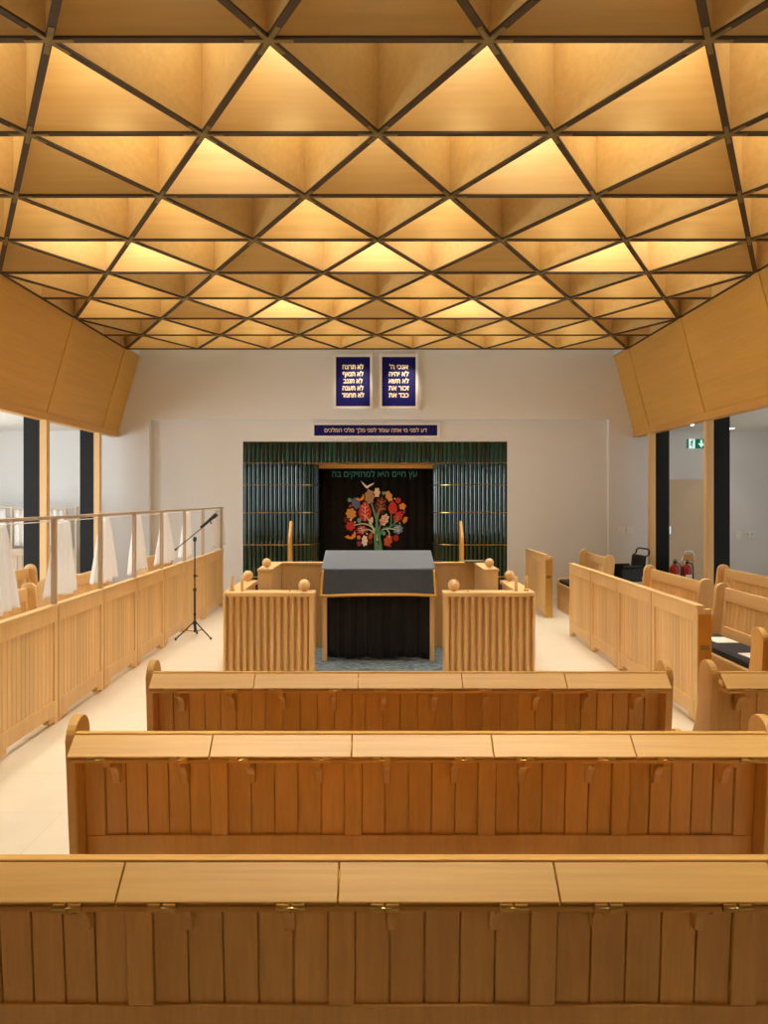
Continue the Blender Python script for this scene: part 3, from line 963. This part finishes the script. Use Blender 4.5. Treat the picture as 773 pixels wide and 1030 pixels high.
# curtain with the appliqué tree
YC = YA + .55
par = empty('ark_curtain', (0, YC, 0)); tag(par, 'black ark curtain embroidered with a colourful tree of leaves and a white bird', 'curtain')
def PC(u, v):
    return (-1.09+2.18*u, .012*math.sin(u*2*PI*13)+.008*math.sin(u*2*PI*5+1), .03+(2.36-.03)*(1-v))
MB().grid(PC, 160, 2).build('curtain_cloth', M['parochet'], par, solid=.003)
def uv(u, v):
    """embroidery layout unit -> curtain plane"""
    x = (320 + u*120/773 - VX)*YC/F; z = H - (460 + v*100/644 - VY)*YC/F
    return x, z
U = 120/773*YC/F
CM = {}
def cloth(name, rgb):
    if name not in CM: CM[name] = plain('felt '+name, lin(rgb)[:3], .85, var=.12, scale=30)
    return CM[name]
COLS = dict(red=(196,52,32), maroon=(92,22,24), orange=(226,140,52), amber=(214,150,70), tan=(170,130,90), cream=(228,200,170), teal=(110,160,140),
            blue=(92,128,168), slate=(96,100,128), rust=(200,90,48), magenta=(150,50,80), white=(238,226,208), green=(84,150,112), pale=(200,205,170), crimson=(170,40,38))
def appl(name, poly, col, lay=0):
    mb = MB(); mb.prism(poly, -.034-.004*lay, -.028-.004*lay, 'y'); return mb.build(name, cloth(col, COLS[col]), par)
def leaf(u, v, a, b_, rot, col, lobes=0, name='leaf', veins=None, lay=0):
    cx, cz = uv(u, v); n = 44; poly = []
    for i in range(n):
        t = 2*PI*i/n
        k = 1.0
        if lobes: k = .89 + .11*math.cos(lobes*t) - .05*math.cos(2*t)
        r_x, r_z = a*U*k*math.cos(t), b_*U*k*math.sin(t)
        if not lobes:   # pointed tip
            r_x *= (1-.45*max(0, math.sin(t)))
        c, s = math.cos(rot), math.sin(rot)
        poly.append((cx + r_x*c - r_z*s, cz + r_x*s + r_z*c))
    o = appl(name, poly, col, lay)
    if veins:
        mb = MB()
        c, s = math.cos(rot), math.sin(rot)
        def T(x, z): return (cx + x*c - z*s, -.036-.004*lay, cz + x*s + z*c)
        mb.tube([T(0, -b_*U*.9), T(0, b_*U*.8)], .005, 6)
        for k in (-.45, -.05, .35):
            for sg in (-1, 1): mb.tube([T(0, b_*U*(k-.05)), T(sg*a*U*.55, b_*U*(k+.25))], .004, 6)
        mb.build('vein', cloth(veins, COLS[veins]), o)
    return o
R = math.radians
L_ = [(335,255,36,48,0,'tan',7), (383,228,22,32,0,'cream',6), (460,252,24,38,.4,'amber',6), (548,318,26,22,.2,'orange',5), (305,350,42,64,0,'red',0,'white'),
      (405,315,44,64,-.2,'maroon',8,'amber'), (485,325,30,42,0,'red',0), (520,385,30,42,-.6,'red',7), (565,405,16,24,-.5,'orange',5),
      (518,465,38,32,.3,'blue',7,'white'), (455,540,30,38,-.3,'rust',6), (430,405,30,42,-.5,'cream',7,'rust'), (215,365,38,36,.4,'amber',7), (246,298,32,40,.5,'slate',6),
      (212,445,36,30,.4,'red',7), (285,470,42,30,.3,'crimson',7,'white'), (303,540,22,36,0,'white',7), (342,508,14,24,-.3,'rust',0), (265,518,14,14,0,'orange',5),
      (342,545,16,20,0,'maroon',0), (345,410,14,26,-.3,'cream',0)]
for it in L_: leaf(*it[:7], veins=(it[7] if len(it) > 7 else None))
for u, v, r_, c in ((425,232,12,'teal'), (520,280,20,'red'), (557,352,12,'magenta'), (505,522,22,'crimson'), (427,492,14,'teal'), (205,277,14,'teal'), (210,316,10,'red'),
                    (185,405,20,'maroon'), (268,408,16,'teal'), (268,558,18,'magenta'), (213,405,8,'cream'), (498,268,6,'cream'), (318,495,6,'white'), (240,420,6,'white'), (470,575,7,'magenta'), (530,425,6,'amber')):
    leaf(u, v, r_, r_, 0, c, 12, 'berry')
def birdie(u, v, col, flip, sc=1.0):
    pts = [(-45,10),(-20,-2),(-5,12),(18,-14),(22,-34),(34,-14),(30,12),(10,26),(-15,24)]
    poly = [uv(u+flip*x*sc, v+y*sc) for x, y in pts]
    appl('bird', poly, col, 1)
birdie(275, 262, 'orange', 1, .75); birdie(215, 505, 'orange', 1, .95)
poly = [uv(*p) for p in ((278,150),(300,172),(318,186),(345,172),(368,165),(352,180),(330,194),(318,203),(306,192),(290,172))]
appl('bird', poly, 'white', 1)
def stem(pts, r0, r1, col, name='branch'):
    P = []
    n = len(pts)-1
    # Catmull-Rom
    for i in range(n):
        p0, p1, p2, p3 = pts[max(i-1,0)], pts[i], pts[i+1], pts[min(i+2,n)]
        for k in range(6):
            t = k/6
            q = [.5*((2*p1[a]) + (-p0[a]+p2[a])*t + (2*p0[a]-5*p1[a]+4*p2[a]-p3[a])*t*t + (-p0[a]+3*p1[a]-3*p2[a]+p3[a])*t**3) for a in (0,1)]
            P.append(q)
    P.append(pts[-1])
    m = len(P)
    pts3 = []; rs = []
    for i, q in enumerate(P):
        x, z = uv(*q); pts3.append((x, -.040, z)); rs.append((r0+(r1-r0)*i/(m-1))*U)
    MB().tube(pts3, rs, 8).build(name, cloth(col, COLS[col]), par)
stem([(378,760),(376,590),(372,500),(382,420),(360,340),(345,290)], 12, 5, 'green', 'trunk')
stem([(410,760),(408,590),(398,520),(384,430),(382,360)], 12, 5, 'green', 'trunk')
stem([(394,760),(392,590),(378,530),(400,460),(415,400)], 7, 3, 'tan', 'trunk')
stem([(385,540),(360,460),(300,430),(235,440)], 7, 3, 'pale'); stem([(372,500),(345,430),(310,380)], 6, 3, 'pale')
stem([(366,490),(330,468),(280,475)], 6, 3, 'pale'); stem([(395,520),(420,465),(470,450),(510,410),(525,375)], 7, 3, 'green')
stem([(470,450),(475,400),(472,350)], 5, 3, 'green'); stem([(415,470),(450,460),(520,470)], 6, 3, 'pale'); stem([(445,462),(462,490),(462,520)], 5, 3, 'pale')
stem([(384,430),(395,345),(420,330),(440,340)], 5, 3, 'tan')

# Hebrew lettering
def glyph_tris(s):
    """outline of a line of text, filled by non-zero winding: (points, triangles), plus the outline loops"""
    from mathutils.geometry import delaunay_2d_cdt
    cu = bpy.data.curves.new('text', 'FONT'); cu.body = s[::-1]; cu.size = 1.0; cu.extrude = .01; cu.fill_mode = 'NONE'; cu.resolution_u = 4
    t = bpy.data.objects.new('text', cu); COL.objects.link(t)
    dg = bpy.context.evaluated_depsgraph_get()
    me = bpy.data.meshes.new_from_object(t.evaluated_get(dg))
    nxt = {}
    for p in me.polygons:
        vs = list(p.vertices)
        for k in range(len(vs)):
            a, b = vs[k], vs[(k+1) % len(vs)]
            if me.vertices[a].co.z < 0 and me.vertices[b].co.z < 0:
                nxt.setdefault(a, []).append(b)
    key = lambda i: (round(me.vertices[i].co.x, 5), round(me.vertices[i].co.y, 5))
    E = {}
    for a, bs in nxt.items():
        for b in bs: E.setdefault(key(a), []).append(key(b))
    loops = []
    while E:
        a = next(iter(E)); lp = [a]; c = a
        while True:
            n = E[c].pop()
            if not E[c]: del E[c]
            if n == a: break
            lp.append(n); c = n
            if c not in E: break
        if len(lp) > 2: loops.append(lp)
    bpy.data.objects.remove(t); bpy.data.curves.remove(cu); bpy.data.meshes.remove(me)
    pts, edges = [], []
    for lp in loops:
        b = len(pts); pts += [Vector(p) for p in lp]
        edges += [(b+k, b+(k+1) % len(lp)) for k in range(len(lp))]
    r = delaunay_2d_cdt(pts, edges, [], 0, 1e-5)
    V, F_ = r[0], r[2]
    def wind(x, y):
        w_ = 0
        for lp in loops:
            for k in range(len(lp)):
                (x1, y1), (x2, y2) = lp[k], lp[(k+1) % len(lp)]
                if (y1 <= y) != (y2 <= y):
                    xx = x1 + (y-y1)/(y2-y1)*(x2-x1)
                    if xx > x: w_ += 1 if y2 > y1 else -1
        return w_
    tris = []
    for f in F_:
        c = sum((V[k] for k in f), Vector((0, 0)))/len(f)
        if wind(c.x, c.y) != 0: tris.append(list(f))
    return V, tris

def lettering(s, w_, h_, name, mat, parent, loc, bold=0.0, ext=.003):
    V, tris = glyph_tris(s)
    xs = [v.x for v in V]
    cx = (min(xs)+max(xs))/2; sx = w_/(max(xs)-min(xs))
    me = bpy.data.meshes.new(name)
    vs, fs = [], []
    offs = [(0, 0)] + ([(bold, 0), (-bold, 0), (0, bold), (0, -bold)] if bold else [])
    for k, (dx, dz) in enumerate(offs):
        d = ext + .0004*k
        bnd = {}
        for f in tris:
            for q in range(3):
                e_ = (f[q], f[(q+1) % 3]); bnd[e_] = 1
        b = len(vs); n = len(V)
        vs += [((v.x-cx)*sx+dx*h_, -d, v.y*h_+dz*h_) for v in V] + [((v.x-cx)*sx+dx*h_, 0, v.y*h_+dz*h_) for v in V]
        for f in tris: fs.append([b+q for q in f])
        for (a, c) in bnd:
            if (c, a) not in bnd: fs.append([b+c, b+a, b+n+a, b+n+c])
    me.from_pydata(vs, [], fs); me.materials.append(mat)
    o = bpy.data.objects.new(name, me); COL.objects.link(o); o.parent = parent; o.location = loc
    return o
lettering('עץ חיים היא למחזיקים בה', 1.58, .16, 'lettering', M['teal_thread'], par, ((320+368*120/773-VX)*YC/F, -.034, H-(460+127*100/644-VY)*YC/F), .0)

# tablets and inscription
def plaque(name, x0, x1, z0, z1, fx, label, cat, group=None, D=.10):
    """white framed navy board on the wall; outer size x0..x1, fx frame width"""
    e = empty(name, ((x0+x1)/2, YB if name == 'commandment_tablet' else YA, (z0+z1)/2)); tag(e, label, cat, group)
    hx, hz = (x1-x0)/2, (z1-z0)/2
    f = MB(); f.box(-hx, -hx+fx, -D, 0, -hz, hz); f.box(hx-fx, hx, -D, 0, -hz, hz); f.box(-hx+fx, hx-fx, -D, 0, hz-fx, hz); f.box(-hx+fx, hx-fx, -D, 0, -hz, -hz+fx)
    f.build('frame', M['white_frame'], e, bevel=.004)
    MB().box(-hx+fx-.002, hx-fx+.002, -D+.012, -.002, -hz+fx-.002, hz-fx+.002).build('panel', M['navy'], e)
    return e
SB = (YB-.10)/F
def PX(x): return (x-VX)*SB
def PZ(y): return H-(y-VY)*SB
tl = plaque('commandment_tablet', PX(335.2), PX(375.3), PZ(411.4), PZ(356.0), .05, 'navy tablet with five gold Hebrew lines in white frame, left of the pair', 'tablet', 'pair of commandment tablets')
trt = plaque('commandment_tablet', PX(381.6), PX(421.2), PZ(411.4), PZ(356.0), .05, 'navy tablet with five gold Hebrew lines in white frame, right of the pair', 'tablet', 'pair of commandment tablets')
for t, lines, wds in ((tl, ['לא תרצח','לא תנאף','לא תגנב','לא תענה','לא תחמד'], [20.8,20.6,19.0,20.8,22.0]), (trt, ["אנכי ה'",'לא יהיה','לא תשא','זכור את','כבד את'], [18.6,19.7,20.0,20.2,19.7])):
    zc = (PZ(411.4)+PZ(356.0))/2
    for i, (s, wd) in enumerate(zip(lines, wds)):
        lettering(s, wd*SB, .115, 'lettering', M['letter'], t, (0, -.089, PZ(368.9+7.12*i+2.1)-zc), .045)
SB = (YA-.05)/F
strip_ = plaque('inscription_board', PX(313.4), PX(443.0), PZ(441.0), PZ(424.6), .05, 'long narrow navy board with a gold Hebrew line above the green ark', 'sign', D=.05)
lettering('דע לפני מי אתה עומד לפני מלך מלכי המלכים', 103*SB, .10, 'lettering', M['letter_gold'], strip_, (0, -.039, -.03), .02)

# bent oak uprights either side of the ark steps
for s, lab in ((-1, 'bent oak handrail upright in front of the left ark tiles'), (1, 'bent oak handrail upright in front of the right ark tiles')):
    prof = [(0, 0), (0, 1.10), (.02, 1.20), (.16, 1.38), (.20, 1.425), (.25, 1.445), (.30, 1.43), (.30, 1.38), (.26, 1.25), (.25, 1.10), (.25, 0)]
    x = -1.345 if s < 0 else 1.345
    o = MB().prism(prof, -.022, .022, 'x').build('handrail_upright', M['oak_z'], bevel=.008); o.location = (x, 11.35, 0)
    tag(o, lab, 'handrail', 'uprights before the ark')

# ------------------------------------------------------------------ microphone stand
mx, my = -2.345, 9.47
e = empty('microphone_stand', (mx, my, 0)); tag(e, 'black tripod boom microphone stand in front of the left screen', 'microphone stand')
MB().tube([(0,0,.07), (0,0,.62)], .012, 12).tube([(0,0,.60), (0,0,1.27)], .008, 12).build('pole', M['black_steel'], e)
for z, r_ in ((.62, .022), (.80, .016), (.30, .017)):
    MB().lathe([(r_*.8, -.02), (r_, -.012), (r_, .012), (r_*.8, .02)], (0,0,z), 14).build('collar', M['black_plastic'], e)
MB().tube([(.012, 0, .80), (.045, 0, .80)], .007, 8).build('knob', M['black_plastic'], e)
for k in range(3):
    a = R((-28, 98, 222)[k])
    c, s = math.cos(a), math.sin(a)
    lg = MB().tube([(.02*c, .02*s, .20), (.26*c, .26*s, .02)], .008, 8)
    lg.tube([(.012*c, .012*s, .085), (.13*c, .13*s, .115)], .005, 8)
    lo = lg.build('leg', M['black_steel'], e)
    MB().lathe([(.013, .001), (.015, .015), (.010, .03)], (.268*c, .268*s, 0), 10).build('rubber_foot', M['rubber'], lo)
MB().lathe([(.02, -.03), (.024, 0), (.02, .03)], (0, 0, .19), 14).build('leg_hub', M['black_plastic'], e)
ba, bb = Vector((-.245, -.05, 1.135)), Vector((.17, .04, 1.49))
bm_ = MB().tube([ba, bb], .0065, 10).build('boom_arm', M['black_steel'], e)
MB().tube([ba, ba+(bb-ba)*.06], .013, 10).build('counterweight', M['black_plastic'], bm_)
MB().lathe([(.018, -.03), (.024, 0), (.018, .03)], (0, 0, 1.275), 14).build('boom_clamp', M['black_plastic'], e)
mic = empty('microphone', (mx, my, 0)); tag(mic, 'black shotgun microphone on the end of the boom arm', 'microphone')
d = (bb-ba).normalized()
m0 = Vector((.07, .02, 1.425)); up = Vector((0,0,1))
MB().tube([m0, m0+d*.14, m0+d*.145, m0+d*.20, m0+d*.205, m0+d*.27], [.017,.017,.022,.022,.027,.027], 14).build('body', M['black_plastic'], mic)
MB().tube([m0+d*.15+Vector((.02,0,-.05)), m0+d*.15], .009, 8).build('clip', M['black_plastic'], mic)

# ------------------------------------------------------------------ right-hand corner things
# wheelchair
wx, wy = 4.06, 11.9
e = empty('wheelchair', (wx, wy, 0), R(-80)); tag(e, 'folded black transit wheelchair parked by the back wall behind the side pew', 'wheelchair')
for s in (-1, 1):
    fr = MB()
    fr.tube([(s*.20, .22, .10), (s*.20, .20, .50), (s*.20, .24, .86), (s*.20, .30, .90)], .012, 8)
    fr.tube([(s*.20, .20, .48), (s*.20, -.22, .48), (s*.20, -.30, .40), (s*.20, -.36, .14)], .012, 8)
    fr.tube([(s*.20, .21, .24), (s*.20, -.20, .24), (s*.20, -.22, .48)], .011, 8)
    fr.tube([(s*.20, .22, .68), (s*.20, -.12, .68), (s*.20, -.18, .62), (s*.20, -.18, .48)], .011, 8)
    fr.build('side_frame', M['black_steel'], e)
    MB().box(s*.17, s*.235, -.14, .18, .69, .725).build('armrest', M['black_plastic'], e, bevel=.008)
    for y, rr in ((.20, .15), (-.22, .09)):
        wm = Matrix.Translation((s*.235, y, rr)) @ Matrix.Rotation(PI/2, 4, 'Y')
        wh = MB()
        n = 28
        pts = [(s*.245, y+rr*.92*math.cos(2*PI*i/n), rr+.001+rr*.92*math.sin(2*PI*i/n)) for i in range(n+1)]
        wh.tube(pts, rr*.10, 8, caps=False)
        for k in range(5):
            a = 2*PI*k/5; wh.tube([(s*.245, y, rr), (s*.245, y+rr*.9*math.cos(a), rr+rr*.9*math.sin(a))], .006, 6)
        wh.tube([(s*.20, y, rr), (s*.262, y, rr)], .018, 10)
        wh.build('wheel', M['rubber'], e)
    MB().prism([(.18, .49), (-.16, .49), (-.16, .60), (-.10, .67), (.18, .67)], s*.188, s*.196, 'x').build('side_guard', M['black_plastic'], e)
    MB().box(s*.06, s*.19, -.42, -.30, .11, .125).build('footplate', M['black_plastic'], e, bevel=.004)
MB().grid(lambda u, v: (-.20+.40*u, -.20+.40*v, .485-.03*math.sin(PI*u)), 10, 6).build('seat', M['cushion'], e, solid=.02)
MB().grid(lambda u, v: (-.20+.40*u, .205+.03*math.sin(PI*u)+.04*v, .54+.34*v), 10, 6).build('backrest', M['cushion'], e, solid=.02)
MB().tube([(-.20,.30,.90), (-.19,.31,.955), (-.14,.315,.985), (.14,.315,.985), (.19,.31,.955), (.20,.30,.90)], .014, 10).build('push_bar', M['black_plastic'], e)

# extinguishers on a stand
ex, ey = 4.95, 11.75
e = empty('extinguisher_stand', (ex, ey, 0)); tag(e, 'tubular metal fire extinguisher stand with orange sign plate', 'stand')
MB().prism([(-.26,-.14),(.26,-.14),(.26,.16),(-.26,.16)], .30, .325, 'z').build('shelf', M['black_plastic'], e, bevel=.006)
MB().tube([(-.02,.14,0), (.04,.14,.85), (.065,.14,.93), (.10,.14,.95), (.18,.14,.95), (.205,.14,.93), (.22,.14,.88), (.22,.14,0)], .012, 10).build('tube_frame', M['chrome'], e)
for x in (-.22, .22): MB().box(x-.015, x+.015, -.12, .15, 0, .30).build('foot', M['black_plastic'], e)
MB().prism([(.015,.72),(.20,.72),(.205,.90),(.06,.90)], .120, .128, 'y').build('sign_plate', plain('orange sign', (.60,.30,.08), .5), e)
MB().box(.05, .15, .116, .121, .74, .79).build('sign_patch', M['white_plastic'], e)
def extinguisher(x, y, lab):
    e = empty('fire_extinguisher', (x, y, .326)); e.scale = (1, 1, .94); tag(e, lab, 'fire extinguisher', 'pair of red fire extinguishers')
    MB().lathe([(.07, 0), (.075, .012), (.075, .36), (.068, .40), (.045, .43), (.025, .445), (.025, .46)], (0,0,0), 24).build('cylinder', M['red'], e)
    MB().lathe([(.022, .46), (.022, .49)], (0,0,0), 12).box(-.012, .012, -.09, .02, .49, .505).box(-.012, .012, -.08, .02, .52, .532).build('valve_handle', M['black_plastic'], e)
    MB().tube([(.02, 0, .475), (.07, -.02, .46), (.088, -.03, .38), (.085, -.03, .18)], .009, 8).build('hose', M['rubber'], e)
    MB().box(-.05, .05, -.0765, -.07, .14, .28).build('data_label', M['letter'], e)
extinguisher(-.155+ex, ey-.01, 'red fire extinguisher on the stand, left of the pair')
extinguisher(.03+ex, ey-.04, 'red fire extinguisher on the stand, right of the pair')

# door at the end of the right bay
e = empty('door_1', (5.6, YB, 0)); tag(e, 'beige flush door at the end of the right bay', 'door', kind='structure')
MB().box(-.47, .46, -.018, 0, .005, 2.14).build('door_leaf', M['door_beige'], e, bevel=.003)
MB().box(-.425, -.39, -.05, -.018, 1.17, 1.32).build('door_handle', M['chrome'], e, bevel=.006)

# exit sign
e = empty('exit_sign', (5.43, 12.3, 2.635)); tag(e, 'green and white running man exit sign hung from the bay ceiling', 'exit sign')
MB().box(-.205, .205, 0, .03, 0, .175).build('housing', M['white_plastic'], e, bevel=.003)
sign_white = emit('lit white sign face', (.75, 1.0, .9), .9)
sign_green = emit('lit green sign face', (.004, .15, .07), .9)
MB().box(-.198, -.168, -.004, 0, .008, .167).box(-.062, .198, -.004, 0, .008, .167).build('green_field', sign_green, e)
MB().box(-.168, -.062, -.004, 0, .008, .167).build('door_field', sign_white, e)
mn = MB()
def seg(a, c, w_):
    a, c = Vector((a[0], 0, a[1])), Vector((c[0], 0, c[1])); d = (c-a); n_ = Vector((-d.z, 0, d.x)).normalized()*w_/2
    vs = [a+n_, a-n_, c-n_, c+n_]
    mn.prism([(v.x, v.z) for v in vs], -.008, -.005, 'y')
def mp_(p): return (-.118+(p[0]+.165)*.62, .012+p[1]*.80)
mn.prism([(-.108+.010*math.cos(t*PI/6), .142+.010*math.sin(t*PI/6)) for t in range(12)], -.008, -.005, 'y')
for a_, c_, w_ in (((-.155,.148), (-.170,.095), .026), ((-.170,.098), (-.145,.065), .016), ((-.145,.065), (-.155,.025), .014), ((-.172,.098), (-.195,.062), .016), ((-.195,.062), (-.225,.062), .014),
                   ((-.152,.140), (-.122,.118), .012), ((-.155,.142), (-.195,.135), .012), ((-.195,.135), (-.205,.11), .011)):
    seg(mp_(a_), mp_(c_), w_*.75)
mn.build('running_man', sign_green, e)
MB().prism([(.025,.150),(.060,.150),(.060,.092),(.100,.092),(.0425,.022),(-.015,.092),(.025,.092)], -.008, -.005, 'y').build('arrow', sign_white, e)
MB().tube([(-.15, .015, .175), (-.15, .015, .365)], .006, 8).tube([(.15, .015, .175), (.15, .015, .365)], .006, 8).build('hanger', M['white_plastic'], e)

# wall plates
def plate(name, x, z, w_, h_, lab, cat, group, detail):
    e = empty(name, (x, YB, z)); tag(e, lab, cat, group)
    MB().box(-w_/2, w_/2, -.025, 0, -h_/2, h_/2).build('plate', M['white_plastic'], e, bevel=.005)
    if detail == 'dial': MB().box(-w_*.3, w_*.3, -.03, -.024, -h_*.05, h_*.3).build('display', M['white_frame'], e, bevel=.002)
    else:
        for a in (-.25, .25): MB().box(w_*a-.018, w_*a+.018, -.029, -.024, -.02, .02).build('socket_face', M['door_beige'], e, bevel=.002)
plate('wall_switch', PX(624.5), 1.245, .11, .11, 'white wall control left of the pair above the wheelchair', 'wall control', 'wall controls', 'dial')
plate('wall_switch', PX(632), 1.245, .11, .11, 'white wall control right of the pair above the wheelchair', 'wall control', 'wall controls', 'dial')
plate('wall_socket', 6.41, 1.16, .10, .14, 'white wall plate at the right edge, left of the two', 'wall socket', 'wall plates in the right bay', 'dial')
plate('wall_socket', 6.61, 1.17, .16, .09, 'double wall socket at the right edge, right of the two', 'wall socket', 'wall plates in the right bay', 'sock')

# downlights in the bay ceilings
def downlight(x, y, lab, pw):
    e = empty('downlight', (x, y, ZBAY)); tag(e, lab, 'downlight', 'bay downlights')
    MB().lathe([(.065, -.008), (.065, 0)], (0,0,0), 20).build('trim_ring', M['white_frame'], e)
    MB().lathe([(.045, -.012), (.045, -.008)], (0,0,0), 20).build('lens', emit('downlight lens', (1, .86, .66), 40), e)
    l = bpy.data.lights.new('downlight_spot', 'SPOT'); l.energy = pw; l.color = (1, .85, .65); l.spot_size = R(80); l.spot_blend = .6; l.shadow_soft_size = .04
    lo = bpy.data.objects.new('downlight_spot', l); COL.objects.link(lo); lo.parent = e; lo.location = (0, 0, -.03)
downlight(6.05, 12.45, 'bright downlight in the right bay ceiling, right of the exit sign', 12)
downlight(5.1, 11.85, 'downlight in the right bay ceiling above the exit sign', 8)

# ------------------------------------------------------------------ light
def area(name, loc, rot, sx, sy, col, pw):
    l = bpy.data.lights.new(name, 'AREA'); l.shape = 'RECTANGLE'; l.size = sx; l.size_y = sy; l.color = col; l.energy = pw
    o = bpy.data.objects.new(name, l); COL.objects.link(o); o.location = loc; o.rotation_euler = rot
    return o
for y in (5.9, 9.3):
    area('daylight_left', (-XO-.25, y, 1.65), (0, -PI/2, 0), 2.2, 2.9, (.92, .97, 1.0), 165)
    area('daylight_right', (XO+.25, y, 1.65), (0, PI/2, 0), 2.2, 2.9, (.78, .90, 1.0), 30)
# concealed strip above the back edge of the coffers, washing the wall
area('wall_wash', (0, 12.42, 4.75), (R(18), 0, 0), 7.6, .06, (1, .86, .62), 5)
# downlights recessed at the top of some coffers
def coffer_light(x, y, pw, spread=46):
    pw *= .26
    o = area('coffer_downlight', (XC+x, y, ZC+.74), (0, 0, 0), .22, .22, (1, .94, .80), pw)
    o.data.spread = R(spread)
for j, xs, pw in ((-3, (-1.2, 0, 1.2, 2.4), 15), (-2, (-1.8, -.6, .6, 1.8, 3.0), 27), (0, (-3.0, -1.8, -.6, .6, 1.8, 3.0), 23), (2, (-3.0, -1.8, -.6, .6, 1.8, 3.0), 17),
                  (4, (-3.0, -1.8, -.6, .6, 1.8, 3.0), 16), (6, (-3.0, -1.8, -.6, .6, 1.8, 3.0), 18)):
    for x in xs: coffer_light(x, rowy(j)+.70, pw)
# picture spots for the tablets and inscription
def spot(name, loc, target, pw, size, col=(1, .86, .66)):
    l = bpy.data.lights.new(name, 'SPOT'); l.energy = pw; l.spot_size = R(size); l.spot_blend = .7; l.color = col; l.shadow_soft_size = .03
    o = bpy.data.objects.new(name, l); COL.objects.link(o); o.location = loc
    o.rotation_euler = (Vector(target)-Vector(loc)).to_track_quat('-Z', 'Y').to_euler()
spot('tablet_spot', (-.15, 12.0, 4.25), (-.40, YB, 3.75), 45, 42); spot('tablet_spot', (.65, 12.0, 4.25), (.45, YB, 3.75), 45, 42)

wd_ = bpy.data.worlds.new('world'); SC.world = wd_; wd_.use_nodes = True
bg = wd_.node_tree.nodes['Background']; bg.inputs['Color'].default_value = (.82, .91, 1.0, 1); bg.inputs['Strength'].default_value = 0.4

SC.view_settings.view_transform = 'Standard'; SC.view_settings.look = 'None'
SC.view_settings.gamma = 1.0; SC.view_settings.use_curve_mapping = False
SC.view_settings.exposure = 0.0
SC.cycles.use_denoising = True
SC.cycles.max_bounces = 10; SC.cycles.diffuse_bounces = 6; SC.cycles.glossy_bounces = 4
SC.cycles.sample_clamp_indirect = 8.0
